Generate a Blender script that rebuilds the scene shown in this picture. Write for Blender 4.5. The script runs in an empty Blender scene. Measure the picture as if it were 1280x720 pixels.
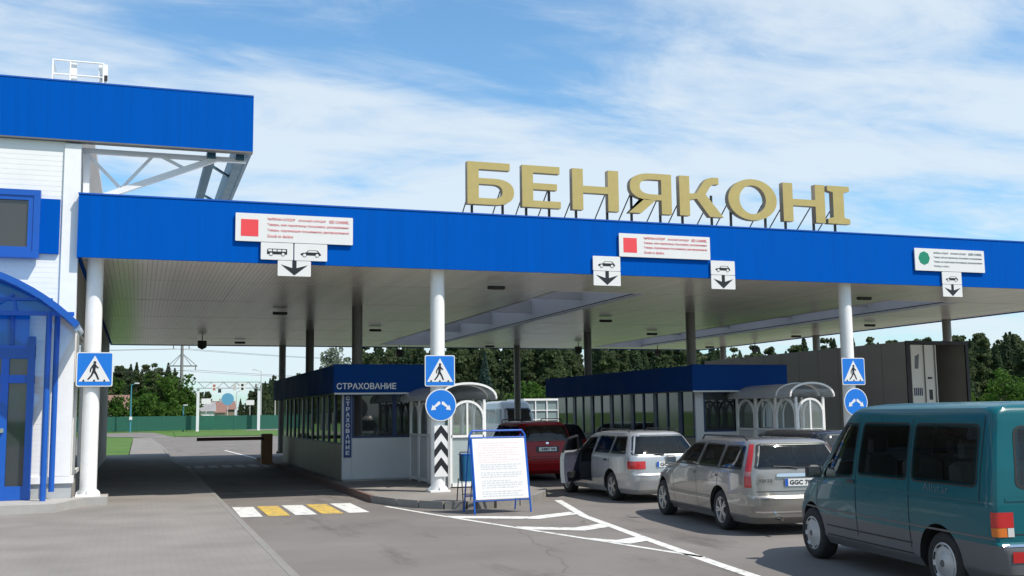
import bpy, bmesh, math, random
import numpy as np
from mathutils import Vector, Matrix
R = math.radians
random.seed(7); rng = np.random.default_rng(7)
scn = bpy.context.scene
COL = scn.collection

# ------------------------------------------------------------------ camera
cam_d = bpy.data.cameras.new('camera'); cam = bpy.data.objects.new('camera', cam_d); COL.objects.link(cam)
cam_d.sensor_width = 36.0; cam_d.lens = 36.0 * 1340.5 / 1280.0
cam_d.clip_start = 0.1; cam_d.clip_end = 6000
r_ = Vector((0.94499716, -0.32686327, -0.01186444)); d_ = Vector((0.02674979, 0.11338726, -0.99319071)); f_ = Vector((0.32598284, 0.93824503, 0.11589416))
cam.matrix_world = Matrix(((r_.x, -d_.x, -f_.x, 0), (r_.y, -d_.y, -f_.y, 0), (r_.z, -d_.z, -f_.z, 1.88), (0, 0, 0, 1)))
scn.camera = cam

# ------------------------------------------------------------------ light and sky
SUN_EL, SUN_AZ = R(55), R(42)            # azimuth measured from -Y towards +X
sun_dir = Vector((math.sin(SUN_AZ) * math.cos(SUN_EL), -math.cos(SUN_AZ) * math.cos(SUN_EL), math.sin(SUN_EL)))
sd = bpy.data.lights.new('sun', 'SUN'); sd.energy = 5.0; sd.angle = R(0.55); sd.color = (1.0, 0.93, 0.84)
so = bpy.data.objects.new('sun', sd); COL.objects.link(so); so.location = (20, -20, 40)
so.rotation_euler = sun_dir.to_track_quat('Z', 'Y').to_euler()
w = bpy.data.worlds.new('World'); scn.world = w; w.use_nodes = True
nt = w.node_tree; nt.nodes.clear()
def wn(t, **k):
    n = nt.nodes.new(t)
    for a, b in k.items(): setattr(n, a, b)
    return n
sky = wn('ShaderNodeTexSky', sky_type='NISHITA'); sky.sun_disc = False; sky.sun_elevation = SUN_EL
sky.sun_rotation = math.atan2(sun_dir.x, sun_dir.y); sky.air_density = 1.1; sky.dust_density = 0.7; sky.ozone_density = 1.6; sky.altitude = 150
tc = wn('ShaderNodeTexCoord'); sep = wn('ShaderNodeSeparateXYZ'); nt.links.new(tc.outputs['Generated'], sep.inputs[0])
def M(op, a, b=None, c=None):
    n = wn('ShaderNodeMath', operation=op)
    for i, v in enumerate((a, b, c)):
        if v is None: continue
        if isinstance(v, (int, float)): n.inputs[i].default_value = v
        else: nt.links.new(v, n.inputs[i])
    return n.outputs[0]
zc = M('MAXIMUM', M('ADD', sep.outputs['Z'], 0.13), 0.03)
comb = wn('ShaderNodeCombineXYZ')
nt.links.new(M('DIVIDE', sep.outputs['X'], zc), comb.inputs[0]); nt.links.new(M('DIVIDE', sep.outputs['Y'], zc), comb.inputs[1])
mp = wn('ShaderNodeMapping'); mp.inputs['Rotation'].default_value = (0, 0, R(-50)); mp.inputs['Scale'].default_value = (0.62, 1.25, 1); mp.inputs['Location'].default_value = (7.93, -0.476, 0)
nt.links.new(comb.outputs[0], mp.inputs[0])
n1 = wn('ShaderNodeTexNoise'); n1.inputs['Scale'].default_value = 1.15; n1.inputs['Detail'].default_value = 9; n1.inputs['Roughness'].default_value = 0.56; n1.inputs['Distortion'].default_value = 0.35
n2 = wn('ShaderNodeTexNoise'); n2.inputs['Scale'].default_value = 3.6; n2.inputs['Detail'].default_value = 10; n2.inputs['Roughness'].default_value = 0.62; n2.inputs['Distortion'].default_value = 0.6
nt.links.new(mp.outputs[0], n1.inputs[0]); nt.links.new(mp.outputs[0], n2.inputs[0])
dens = M('ADD', M('ADD', M('MULTIPLY', n1.outputs[0], 0.70), M('MULTIPLY', n2.outputs[0], 0.30)), M('MULTIPLY', M('MAXIMUM', M('SUBTRACT', 0.30, sep.outputs['Z']), 0.0), 0.20))   # slant path through the cloud sheet is longer near the horizon
ramp = wn('ShaderNodeValToRGB'); ramp.color_ramp.elements[0].position = 0.40; ramp.color_ramp.elements[0].color = (0.04,)*3 + (1,); ramp.color_ramp.elements[1].position = 0.60; ramp.color_ramp.elements[1].color = (1, 1, 1, 1)
ramp.color_ramp.interpolation = 'EASE'
nt.links.new(dens, ramp.inputs[0])
mix = wn('ShaderNodeMix', data_type='RGBA'); nt.links.new(M('MULTIPLY', ramp.outputs[0], 0.85), mix.inputs[0])
tint = wn('ShaderNodeMix', data_type='RGBA', blend_type='MULTIPLY'); tint.inputs[0].default_value = 1; nt.links.new(sky.outputs[0], tint.inputs[6]); tint.inputs[7].default_value = (0.64, 0.97, 1.12, 1)
nt.links.new(tint.outputs[2], mix.inputs[6]); mix.inputs[7].default_value = (4.8, 5.35, 5.8, 1)
bg = wn('ShaderNodeBackground'); bg.inputs[1].default_value = 0.15; nt.links.new(mix.outputs[2], bg.inputs[0])
wo = wn('ShaderNodeOutputWorld'); nt.links.new(bg.outputs[0], wo.inputs[0])
scn.view_settings.view_transform = 'Standard'; scn.view_settings.look = 'None'; scn.view_settings.exposure = 0.13; scn.view_settings.gamma = 1.0
scn.render.engine = 'CYCLES'
scn.cycles.use_denoising = True; scn.cycles.max_bounces = 7; scn.cycles.transparent_max_bounces = 16
scn.cycles.sample_clamp_indirect = 6

# ------------------------------------------------------------------ materials
MATS = {}
def mat(name, col, rough=0.6, metal=0.0, var=0.08, vscale=3.0, bump=0.0, bscale=40.0, spec=0.5, coat=0.0, alpha=1.0, stretch=None, emit=None, dirt=0.0):
    if name in MATS: return MATS[name]
    m = bpy.data.materials.new(name); m.use_nodes = True; MATS[name] = m
    t = m.node_tree; b = t.nodes['Principled BSDF']
    b.inputs['Roughness'].default_value = rough; b.inputs['Metallic'].default_value = metal
    b.inputs['Specular IOR Level'].default_value = spec; b.inputs['Coat Weight'].default_value = coat; b.inputs['Coat Roughness'].default_value = 0.04
    b.inputs['Alpha'].default_value = alpha
    c = tuple(col) + (1,)
    b.inputs['Base Color'].default_value = c
    tcn = t.nodes.new('ShaderNodeTexCoord'); vec = tcn.outputs['Object']
    if stretch:
        mpn = t.nodes.new('ShaderNodeMapping'); mpn.inputs['Scale'].default_value = stretch; t.links.new(vec, mpn.inputs[0]); vec = mpn.outputs[0]
    if var > 0:
        n = t.nodes.new('ShaderNodeTexNoise'); n.inputs['Scale'].default_value = vscale; n.inputs['Detail'].default_value = 8; n.inputs['Roughness'].default_value = 0.65
        t.links.new(vec, n.inputs[0])
        rp = t.nodes.new('ShaderNodeMapRange'); rp.inputs[1].default_value = 0.25; rp.inputs[2].default_value = 0.75; rp.inputs[3].default_value = 1 - var; rp.inputs[4].default_value = 1 + var
        t.links.new(n.outputs[0], rp.inputs[0])
        mx = t.nodes.new('ShaderNodeMix'); mx.data_type = 'RGBA'; mx.blend_type = 'MULTIPLY'; mx.inputs[0].default_value = 1
        mx.inputs[6].default_value = c; t.links.new(rp.outputs[0], mx.inputs[7]); t.links.new(mx.outputs[2], b.inputs['Base Color'])
        rr = t.nodes.new('ShaderNodeMapRange'); rr.inputs[1].default_value = 0.3; rr.inputs[2].default_value = 0.7; rr.inputs[3].default_value = max(0.02, rough * 0.85); rr.inputs[4].default_value = min(1, rough * 1.2)
        t.links.new(n.outputs[0], rr.inputs[0]); t.links.new(rr.outputs[0], b.inputs['Roughness'])
    if bump > 0:
        n = t.nodes.new('ShaderNodeTexNoise'); n.inputs['Scale'].default_value = bscale; n.inputs['Detail'].default_value = 5
        t.links.new(vec, n.inputs[0]); bm_ = t.nodes.new('ShaderNodeBump'); bm_.inputs['Strength'].default_value = bump; bm_.inputs['Distance'].default_value = 0.02
        t.links.new(n.outputs[0], bm_.inputs['Height']); t.links.new(bm_.outputs[0], b.inputs['Normal'])
    if emit: b.inputs['Emission Color'].default_value = tuple(emit) + (1,); b.inputs['Emission Strength'].default_value = 1.0
    return m
def glassy(name, col, trans=0.7, rough=0.03):
    """thin pane: part see-through (tinted), part mirror by fresnel, part dusty diffuse"""
    if name in MATS: return MATS[name]
    m = bpy.data.materials.new(name); m.use_nodes = True; MATS[name] = m
    t = m.node_tree; t.nodes.clear()
    o = t.nodes.new('ShaderNodeOutputMaterial'); tr = t.nodes.new('ShaderNodeBsdfTransparent'); tr.inputs[0].default_value = tuple(min(1, c * 1.0) for c in col) + (1,)
    df = t.nodes.new('ShaderNodeBsdfDiffuse'); df.inputs[0].default_value = tuple(col) + (1,)
    gl = t.nodes.new('ShaderNodeBsdfGlossy'); gl.inputs['Roughness'].default_value = rough; gl.inputs[0].default_value = (0.95, 0.97, 1, 1)
    m1 = t.nodes.new('ShaderNodeMixShader'); m1.inputs[0].default_value = 1 - trans
    fr = t.nodes.new('ShaderNodeFresnel'); fr.inputs[0].default_value = 1.5
    m2 = t.nodes.new('ShaderNodeMixShader')
    t.links.new(tr.outputs[0], m1.inputs[1]); t.links.new(df.outputs[0], m1.inputs[2])
    t.links.new(fr.outputs[0], m2.inputs[0]); t.links.new(m1.outputs[0], m2.inputs[1]); t.links.new(gl.outputs[0], m2.inputs[2]); t.links.new(m2.outputs[0], o.inputs[0])
    return m
def leafmat(name, c1, c2, sc=0.35):
    if name in MATS: return MATS[name]
    m = bpy.data.materials.new(name); m.use_nodes = True; MATS[name] = m
    t = m.node_tree; b = t.nodes['Principled BSDF']; b.inputs['Roughness'].default_value = 0.75; b.inputs['Specular IOR Level'].default_value = 0.1
    g = t.nodes.new('ShaderNodeTexCoord'); n = t.nodes.new('ShaderNodeTexNoise'); n.inputs['Scale'].default_value = sc; n.inputs['Detail'].default_value = 4; t.links.new(g.outputs['Object'], n.inputs[0])
    rp = t.nodes.new('ShaderNodeValToRGB'); rp.color_ramp.elements[0].position = 0.32; rp.color_ramp.elements[0].color = tuple(c1) + (1,); rp.color_ramp.elements[1].position = 0.68; rp.color_ramp.elements[1].color = tuple(c2) + (1,)
    t.links.new(n.outputs[0], rp.inputs[0]); t.links.new(rp.outputs[0], b.inputs['Base Color'])
    if name != 'grass':     # leaves let some light through
        tl = t.nodes.new('ShaderNodeBsdfTranslucent'); ms = t.nodes.new('ShaderNodeMixShader'); ms.inputs[0].default_value = .45; t.links.new(rp.outputs[0], tl.inputs[0])
        t.links.new(b.outputs[0], ms.inputs[1]); t.links.new(tl.outputs[0], ms.inputs[2]); t.links.new(ms.outputs[0], t.nodes['Material Output'].inputs[0])
    return m

BLUE = mat('blue_sheet', (0.0, 0.082, 0.41), 0.7, 0, 0.09, 1.6, 0.06, 7, stretch=(5, 1, .15), spec=0.03)
KBLUE = mat('kiosk_blue', (0.004, 0.042, 0.185), 0.7, 0, 0.05, 1.2, spec=0.08)
WHITE = mat('white_panel', (0.78, 0.78, 0.77), 0.55, 0, 0.05, 1.5)
WPAINT = mat('white_paint', (0.80, 0.80, 0.79), 0.35, 0, 0.05, 4)
GPANEL = mat('grey_panel', (0.52, 0.53, 0.53), 0.5, 0, 0.05, 2)
PVC = mat('white_pvc', (0.78, 0.78, 0.76), 0.35, 0, 0.03, 4)
GREYSTEEL = mat('grey_steel', (0.16, 0.155, 0.145), 0.5, 0.2, 0.15, 5)
LGREY = mat('light_grey_steel', (0.50, 0.51, 0.52), 0.4, 0.2, 0.08, 3)
DARK = mat('dark_plastic', (0.02, 0.02, 0.022), 0.5, 0, 0.1, 8)
BLACK = mat('matt_black', (0.008, 0.008, 0.008), 0.8, 0, 0.0)
RUBBER = mat('tyre_rubber', (0.018, 0.018, 0.018), 0.8, 0, 0.15, 20)
ALLOY = mat('alloy', (0.50, 0.50, 0.49), 0.32, 0.75, 0.08, 15)
STEELC = mat('wheel_cap', (0.45, 0.45, 0.44), 0.4, 0.3, 0.08, 15)
CHROME = mat('chrome', (0.7, 0.7, 0.7), 0.12, 1, 0.0)
GOLD = mat('sign_gold', (0.42, 0.34, 0.12), 0.5, 0.0, 0.07, 4)
GOLDSIDE = mat('sign_side', (0.24, 0.20, 0.14), 0.5, 0, 0.1, 6)
SIGNW = mat('sign_white', (0.70, 0.70, 0.69), 0.4, 0, 0.02, 5)
SIGNRED = mat('sign_red', (0.75, 0.06, 0.07), 0.4, 0, 0.02, 5)
SIGNGREEN = mat('sign_green', (0.01, 0.22, 0.13), 0.4, 0, 0.02, 5)
SIGNBLK = mat('sign_black', (0.012, 0.012, 0.016), 0.4, 0, 0.0)
SIGNBLUE = mat('sign_blue', (0.005, 0.16, 0.60), 0.35, 0, 0.03, 5)
GREYTXT = mat('sign_grey_print', (0.22, 0.24, 0.27), 0.5, 0, 0)
PINKTXT = mat('sign_pink_print', (0.78, 0.30, 0.32), 0.5, 0, 0)
FRAMEBLUE = mat('frame_blue', (0.006, 0.09, 0.42), 0.35, 0, 0.05, 4)
DKGLASS = mat('dark_glass', (0.010, 0.014, 0.015), 0.03, 0, 0, spec=0.7)
CARGLASS = mat('car_glass', (0.012, 0.014, 0.015), 0.03, 0, 0, spec=0.8)
CONC = mat('concrete', (0.36, 0.35, 0.33), 0.85, 0, 0.12, 3, 0.15, 30)
KERBM = mat('kerb_concrete', (0.215, 0.205, 0.19), 0.85, 0, 0.15, 5, 0.2, 30)
KERBSHADE = mat('kerb_red_shade', (0.18, 0.118, 0.10), 0.85, 0, 0.2, 5, 0.2, 30)
POLY = glassy('polycarbonate_grey', (0.52, 0.53, 0.52), 0.25, 0.3)
POLYBLUE = glassy('polycarbonate_blue', (0.015, 0.26, 0.78), 0.45, 0.12)
CLEAR = glassy('clear_pane', (0.80, 0.86, 0.86), 0.86)
MESHGREEN = glassy('mesh_green', (0.03, 0.27, 0.18), 0.66, 0.6)
WOODRED = mat('rust_brown', (0.16, 0.055, 0.035), 0.6, 0, 0.2, 5)

# ------------------------------------------------------------------ mesh helpers
class MB:
    def __init__(s): s.v = []; s.f = []; s.mi = []
    def add(s, vs, fs, mi=0):
        o = len(s.v); s.v += [tuple(p) for p in vs]; s.f += [tuple(i + o for i in f) for f in fs]; s.mi += [mi] * len(fs); return s
    def box(s, x0, x1, y0, y1, z0, z1, mi=0):
        return s.add([(x0, y0, z0), (x1, y0, z0), (x1, y1, z0), (x0, y1, z0), (x0, y0, z1), (x1, y0, z1), (x1, y1, z1), (x0, y1, z1)],
                     [(0, 3, 2, 1), (4, 5, 6, 7), (0, 1, 5, 4), (1, 2, 6, 5), (2, 3, 7, 6), (3, 0, 4, 7)], mi)
    def bbox(s, x0, x1, y0, y1, z0, z1, b=0.01, mi=0):
        """box with bevelled vertical and top edges (cheap)"""
        pts = []
        def ring(i, z): return [(x0 + i + b, y0 + i, z), (x1 - i - b, y0 + i, z), (x1 - i, y0 + i + b, z), (x1 - i, y1 - i - b, z), (x1 - i - b, y1 - i, z), (x0 + i + b, y1 - i, z), (x0 + i, y1 - i - b, z), (x0 + i, y0 + i + b, z)]
        pts = ring(0, z0) + ring(0, z1 - b) + ring(b, z1)
        fs = [tuple(range(7, -1, -1)), tuple(range(16, 24))]
        for k in (0, 8):
            for i in range(8): fs.append((k + i, k + (i + 1) % 8, k + 8 + (i + 1) % 8, k + 8 + i))
        return s.add(pts, fs, mi)
    def prism(s, poly, z0, z1, mi=0):
        n = len(poly)
        return s.add([(x, y, z0) for x, y in poly] + [(x, y, z1) for x, y in poly],
                     [tuple(range(n - 1, -1, -1)), tuple(range(n, 2 * n))] + [(i, (i + 1) % n, n + (i + 1) % n, n + i) for i in range(n)], mi)
    def tube(s, p0, p1, r0, r1=None, n=8, mi=0, cap=True):
        r1 = r0 if r1 is None else r1
        p0 = Vector(p0); p1 = Vector(p1); d = (p1 - p0).normalized()
        a = d.cross(Vector((0, 0, 1))) if abs(d.z) < 0.95 else d.cross(Vector((1, 0, 0)))
        a.normalize(); b = d.cross(a)
        vs = []
        for p, r in ((p0, r0), (p1, r1)):
            for i in range(n):
                t = 2 * math.pi * i / n; vs.append(p + (a * math.cos(t) + b * math.sin(t)) * r)
        fs = [(i, (i + 1) % n, n + (i + 1) % n, n + i) for i in range(n)]
        if cap: fs += [tuple(range(n - 1, -1, -1)), tuple(range(n, 2 * n))]
        return s.add(vs, fs, mi)
    def path(s, pts, r, n=8, mi=0):
        for a, b in zip(pts[:-1], pts[1:]): s.tube(a, b, r, r, n, mi)
        return s
    def bar(s, p0, p1, wd, ht, mi=0):
        """rectangular bar between two points"""
        p0 = Vector(p0); p1 = Vector(p1); d = (p1 - p0).normalized()
        up = Vector((0, 0, 1)) if abs(d.z) < 0.95 else Vector((0, 1, 0))
        a = d.cross(up).normalized() * (wd / 2); b = a.cross(d).normalized() * (ht / 2)
        vs = [p + q for p in (p0, p1) for q in (-a - b, a - b, a + b, -a + b)]
        return s.add(vs, [(0, 3, 2, 1), (4, 5, 6, 7), (0, 1, 5, 4), (1, 2, 6, 5), (2, 3, 7, 6), (3, 0, 4, 7)], mi)
    def grid(s, P, mi=0, flip=False):
        """P[i][j] points"""
        n = len(P); m = len(P[0]); vs = [p for row in P for p in row]
        fs = []
        for i in range(n - 1):
            for j in range(m - 1):
                q = (i * m + j, i * m + j + 1, (i + 1) * m + j + 1, (i + 1) * m + j)
                fs.append(q[::-1] if flip else q)
        return s.add(vs, fs, mi)
    def lathe(s, prof, n=24, mi=0, axis='y', c=(0, 0, 0)):
        """prof: list of (r, h) revolved about axis"""
        vs = []
        for r, h in prof:
            for i in range(n):
                t = 2 * math.pi * i / n; a, b = r * math.cos(t), r * math.sin(t)
                vs.append((c[0] + a, c[1] + h, c[2] + b) if axis == 'y' else (c[0] + a, c[1] + b, c[2] + h))
        fs = []
        for k in range(len(prof) - 1):
            for i in range(n): fs.append((k * n + i, k * n + (i + 1) % n, (k + 1) * n + (i + 1) % n, (k + 1) * n + i))
        return s.add(vs, fs, mi)
    def xf(s, Mx, start=0):
        for i in range(start, len(s.v)): s.v[i] = tuple(Mx @ Vector(s.v[i]))
        return s
    def mesh(s, name, mats, smooth=None):
        me = bpy.data.meshes.new(name); me.from_pydata(s.v, [], s.f)
        for m in (mats if isinstance(mats, (list, tuple)) else [mats]): me.materials.append(m)
        me.polygons.foreach_set('material_index', s.mi)
        if smooth is not None:
            me.shade_smooth(); me.set_sharp_from_angle(angle=R(smooth))
        me.update(); return me
    def build(s, name, mats, parent=None, smooth=None, **k):
        return put(name, s.mesh(name, mats, smooth), parent, **k)
def put(name, me, parent=None, label=None, cat=None, group=None, kind=None, loc=None, rz=None):
    o = bpy.data.objects.new(name, me); COL.objects.link(o)
    if parent is not None: o.parent = parent
    return tag(o, label, cat, group, kind, loc, rz)
def tag(o, label=None, cat=None, group=None, kind=None, loc=None, rz=None):
    if label: o['label'] = label
    if cat: o['category'] = cat
    if group: o['group'] = group
    if kind: o['kind'] = kind
    if loc is not None: o.location = loc
    if rz is not None: o.rotation_euler = (0, 0, rz)
    return o
def thing(name, label, cat, loc=(0, 0, 0), rz=0.0, group=None):
    return put(name, None, None, label, cat, group, None, loc, rz)
def struct(name, mb, mats, smooth=None, **k): return mb.build(name, mats, None, smooth, kind='structure', **k)
def curve_mesh(cu):
    o = bpy.data.objects.new('tmp', cu); COL.objects.link(o)
    dg = bpy.context.evaluated_depsgraph_get(); me = bpy.data.meshes.new_from_object(o.evaluated_get(dg), depsgraph=dg)
    COL.objects.unlink(o); bpy.data.objects.remove(o); bpy.data.curves.remove(cu); return me
def flat_mesh(outlines, depth):
    """closed 2D outlines (holes by even-odd) -> mesh in XZ plane facing -Y, thickness depth (front at y=0)"""
    cu = bpy.data.curves.new('c', 'CURVE'); cu.dimensions = '2D'; cu.fill_mode = 'BOTH'; cu.extrude = depth / 2
    for o in outlines:
        sp = cu.splines.new('POLY'); sp.points.add(len(o) - 1); sp.use_cyclic_u = True
        for p, (x, y) in zip(sp.points, o): p.co = (x, y, 0, 1)
    me = curve_mesh(cu)
    me.transform(Matrix(((1, 0, 0, 0), (0, 0, -1, depth / 2), (0, 1, 0, 0), (0, 0, 0, 1))))
    return me
def text_mesh(s, size, width=None, height=None, bold=0.0, depth=0.004, align='LEFT', vertical=False):
    cu = bpy.data.curves.new('t', 'FONT'); cu.body = s; cu.size = size; cu.extrude = depth / 2; cu.offset = bold; cu.resolution_u = 2; cu.align_x = align
    if vertical: cu.space_line = 0.92
    me = curve_mesh(cu)
    n = len(me.vertices); co = np.empty(n * 3, np.float32); me.vertices.foreach_get('co', co); co = co.reshape(-1, 3)
    mn, mx = co.min(0), co.max(0)
    sx = (width / (mx[0] - mn[0])) if width else 1; sy = (height / (mx[1] - mn[1])) if height else 1
    if align == 'LEFT': co[:, 0] -= mn[0]
    co[:, 0] *= sx; co[:, 1] = (co[:, 1] - mn[1]) * sy
    co2 = np.stack([co[:, 0], -co[:, 2], co[:, 1]], 1).astype(np.float32)
    me.vertices.foreach_set('co', co2.ravel()); me.update(); return me
def set_mat(me, *ms):
    me.materials.clear()
    for m in ms: me.materials.append(m)
    return me
def circle(cx, cy, r, n=24): return [(cx + r * math.cos(2 * math.pi * i / n), cy + r * math.sin(2 * math.pi * i / n)) for i in range(n)]
def rrect(x0, x1, y0, y1, r, n=5):
    out = []
    for cx, cy, a0 in ((x1 - r, y1 - r, 0), (x0 + r, y1 - r, 90), (x0 + r, y0 + r, 180), (x1 - r, y0 + r, 270)):
        for i in range(n + 1):
            t = R(a0 + 90 * i / n); out.append((cx + r * math.cos(t), cy + r * math.sin(t)))
    return out
def rect(x0, x1, y0, y1): return [(x0, y0), (x1, y0), (x1, y1), (x0, y1)]

# ------------------------------------------------------------------ ground, roads, pavements
def ground_mats():
    # asphalt: speckled aggregate, broad worn patches, dark oil stains
    m = bpy.data.materials.new('asphalt'); m.use_nodes = True; t = m.node_tree; b = t.nodes['Principled BSDF']; L = t.links.new
    g = t.nodes.new('ShaderNodeTexCoord')
    def noise(sc, det=6, ro=0.6, vec=None):
        n = t.nodes.new('ShaderNodeTexNoise'); n.inputs['Scale'].default_value = sc; n.inputs['Detail'].default_value = det; n.inputs['Roughness'].default_value = ro; L(vec or g.outputs['Object'], n.inputs[0]); return n.outputs[0]
    def ramp(f, p0, c0, p1, c1):
        r = t.nodes.new('ShaderNodeValToRGB'); r.color_ramp.elements[0].position = p0; r.color_ramp.elements[0].color = c0; r.color_ramp.elements[1].position = p1; r.color_ramp.elements[1].color = c1; L(f, r.inputs[0]); return r.outputs[0]
    def mul(a, bb, f=1.0):
        x = t.nodes.new('ShaderNodeMix'); x.data_type = 'RGBA'; x.blend_type = 'MULTIPLY'; x.inputs[0].default_value = f; L(a, x.inputs[6]); L(bb, x.inputs[7]); return x.outputs[2]
    base = ramp(noise(0.35, 5), 0.3, (0.152, 0.139, 0.129, 1), 0.7, (0.204, 0.187, 0.173, 1))
    fine = ramp(noise(90, 3, 0.8), 0.3, (0.72, 0.72, 0.72, 1), 0.7, (1.18, 1.18, 1.18, 1))
    mpn = t.nodes.new('ShaderNodeMapping'); mpn.inputs['Scale'].default_value = (1.2, 0.25, 1); L(g.outputs['Object'], mpn.inputs[0])
    stain = ramp(noise(0.9, 7, 0.7, mpn.outputs[0]), 0.55, (1, 1, 1, 1), 0.74, (0.50, 0.49, 0.48, 1))
    vo = t.nodes.new('ShaderNodeTexVoronoi'); vo.feature = 'DISTANCE_TO_EDGE'; vo.inputs['Scale'].default_value = 0.22; nzv = t.nodes.new('ShaderNodeTexNoise'); nzv.inputs['Scale'].default_value = 1.3; nzv.inputs['Detail'].default_value = 6; L(g.outputs['Object'], nzv.inputs[0])
    vm = t.nodes.new('ShaderNodeMix'); vm.data_type = 'RGBA'; vm.inputs[0].default_value = .35; L(g.outputs['Object'], vm.inputs[6]); L(nzv.outputs[1], vm.inputs[7]); L(vm.outputs[2], vo.inputs[0])
    crack = ramp(vo.outputs[0], 0.0, (0.72, 0.72, 0.72, 1), 0.0035, (1, 1, 1, 1))
    spots_ = ramp(noise(2.3, 4, 0.5), 0.70, (1, 1, 1, 1), 0.80, (0.62, 0.60, 0.58, 1))
    L(mul(mul(mul(mul(base, fine), stain), crack), spots_), b.inputs['Base Color']); b.inputs['Roughness'].default_value = 0.88; b.inputs['Specular IOR Level'].default_value = 0.25
    bp = t.nodes.new('ShaderNodeBump'); bp.inputs['Strength'].default_value = 0.35; bp.inputs['Distance'].default_value = 0.01; L(noise(60, 4), bp.inputs['Height']); L(bp.outputs[0], b.inputs['Normal'])
    # small concrete pavers, too fine to tell apart from here
    p = bpy.data.materials.new('pavers'); p.use_nodes = True; t = p.node_tree; b = t.nodes['Principled BSDF']; L = t.links.new
    g = t.nodes.new('ShaderNodeTexCoord')
    br = t.nodes.new('ShaderNodeTexBrick'); br.inputs['Scale'].default_value = 1.0; br.inputs['Brick Width'].default_value = 0.2; br.inputs['Row Height'].default_value = 0.1; br.inputs['Mortar Size'].default_value = 0.006
    br.inputs['Color1'].default_value = (0.226, 0.211, 0.195, 1); br.inputs['Color2'].default_value = (0.220, 0.206, 0.190, 1); br.inputs['Mortar'].default_value = (0.198, 0.186, 0.172, 1); L(g.outputs['Object'], br.inputs[0])
    nz = t.nodes.new('ShaderNodeTexNoise'); nz.inputs['Scale'].default_value = 0.8; nz.inputs['Detail'].default_value = 8; L(g.outputs['Object'], nz.inputs[0])
    r = t.nodes.new('ShaderNodeMapRange'); r.inputs[1].default_value = 0.25; r.inputs[2].default_value = 0.75; r.inputs[3].default_value = 0.82; r.inputs[4].default_value = 1.15; L(nz.outputs[0], r.inputs[0])
    x = t.nodes.new('ShaderNodeMix'); x.data_type = 'RGBA'; x.blend_type = 'MULTIPLY'; x.inputs[0].default_value = 1; L(br.outputs[0], x.inputs[6]); L(r.outputs[0], x.inputs[7]); L(x.outputs[2], b.inputs['Base Color'])
    b.inputs['Roughness'].default_value = 0.9; b.inputs['Specular IOR Level'].default_value = 0.2
    bp = t.nodes.new('ShaderNodeBump'); bp.inputs['Strength'].default_value = 0.15; bp.inputs['Distance'].default_value = 0.004; bp.invert = True; L(br.outputs[1], bp.inputs['Height']); L(bp.outputs[0], b.inputs['Normal'])
    gr = leafmat('grass', (0.055, 0.115, 0.022), (0.10, 0.175, 0.04), 0.6)
    n = gr.node_tree.nodes.new('ShaderNodeTexNoise'); n.inputs['Scale'].default_value = 9; n.inputs['Detail'].default_value = 6
    bp = gr.node_tree.nodes.new('ShaderNodeBump'); bp.inputs['Strength'].default_value = 0.8; bp.inputs['Distance'].default_value = 0.08; gr.node_tree.links.new(n.outputs[0], bp.inputs['Height']); gr.node_tree.links.new(bp.outputs[0], gr.node_tree.nodes['Principled BSDF'].inputs['Normal'])
    return m, p, gr
ASPHALT, PAVERS, GRASS = ground_mats()
def worn(name, col, lo=.60, hi=.74):
    m = mat(name, col, 0.75, 0, 0.12, 5, 0.1, 60); t = m.node_tree; b = t.nodes['Principled BSDF']; src = b.inputs['Base Color'].links[0].from_socket
    g = t.nodes.new('ShaderNodeTexCoord'); n = t.nodes.new('ShaderNodeTexNoise'); n.inputs['Scale'].default_value = 6.0; n.inputs['Detail'].default_value = 10; n.inputs['Roughness'].default_value = .75; t.links.new(g.outputs['Object'], n.inputs[0])
    r = t.nodes.new('ShaderNodeMapRange'); r.inputs[1].default_value = lo - .08; r.inputs[2].default_value = hi - .08; t.links.new(n.outputs[0], r.inputs[0])
    x = t.nodes.new('ShaderNodeMix'); x.data_type = 'RGBA'; t.links.new(r.outputs[0], x.inputs[0]); t.links.new(src, x.inputs[6]); x.inputs[7].default_value = (.19, .18, .17, 1); t.links.new(x.outputs[2], b.inputs['Base Color']); return m
LINE = worn('road_paint_white', (0.62, 0.62, 0.59)); LINEY = worn('road_paint_yellow', (0.58, 0.39, 0.06), .56, .70)
def sheet(poly, z, zb=None):
    n = len(poly); mb = MB()
    if zb is None: return mb.add([(x, y, z) for x, y in poly], [tuple(range(n))])
    return mb.prism(poly, zb, z)
struct('ground', sheet([(-2500, -800), (2500, -800), (2500, 4000), (-2500, 4000)], -0.03), GRASS)
road_poly = [(1.62, -30), (70, -30), (70, 66), (30, 72), (15, 88), (14.5, 104), (12.3, 106), (3.2, 108), (1.9, 140), (0.0, 145), (-4, 141), (-5, 118), (-1.0, 112), (1.0, 104), (1.35, 70), (1.3, 45), (1.62, 38)]
road = struct('road', sheet(road_poly, 0.0), ASPHALT)
struct('side_road', sheet([(-60, 111), (-3.5, 111), (-3.5, 121), (-60, 121)], -0.004), ASPHALT)
far_road = struct('far_road', sheet([(12, 146), (60, 144), (60, 152), (40, 330), (33, 330), (14, 152)], -0.012), ASPHALT)
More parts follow.
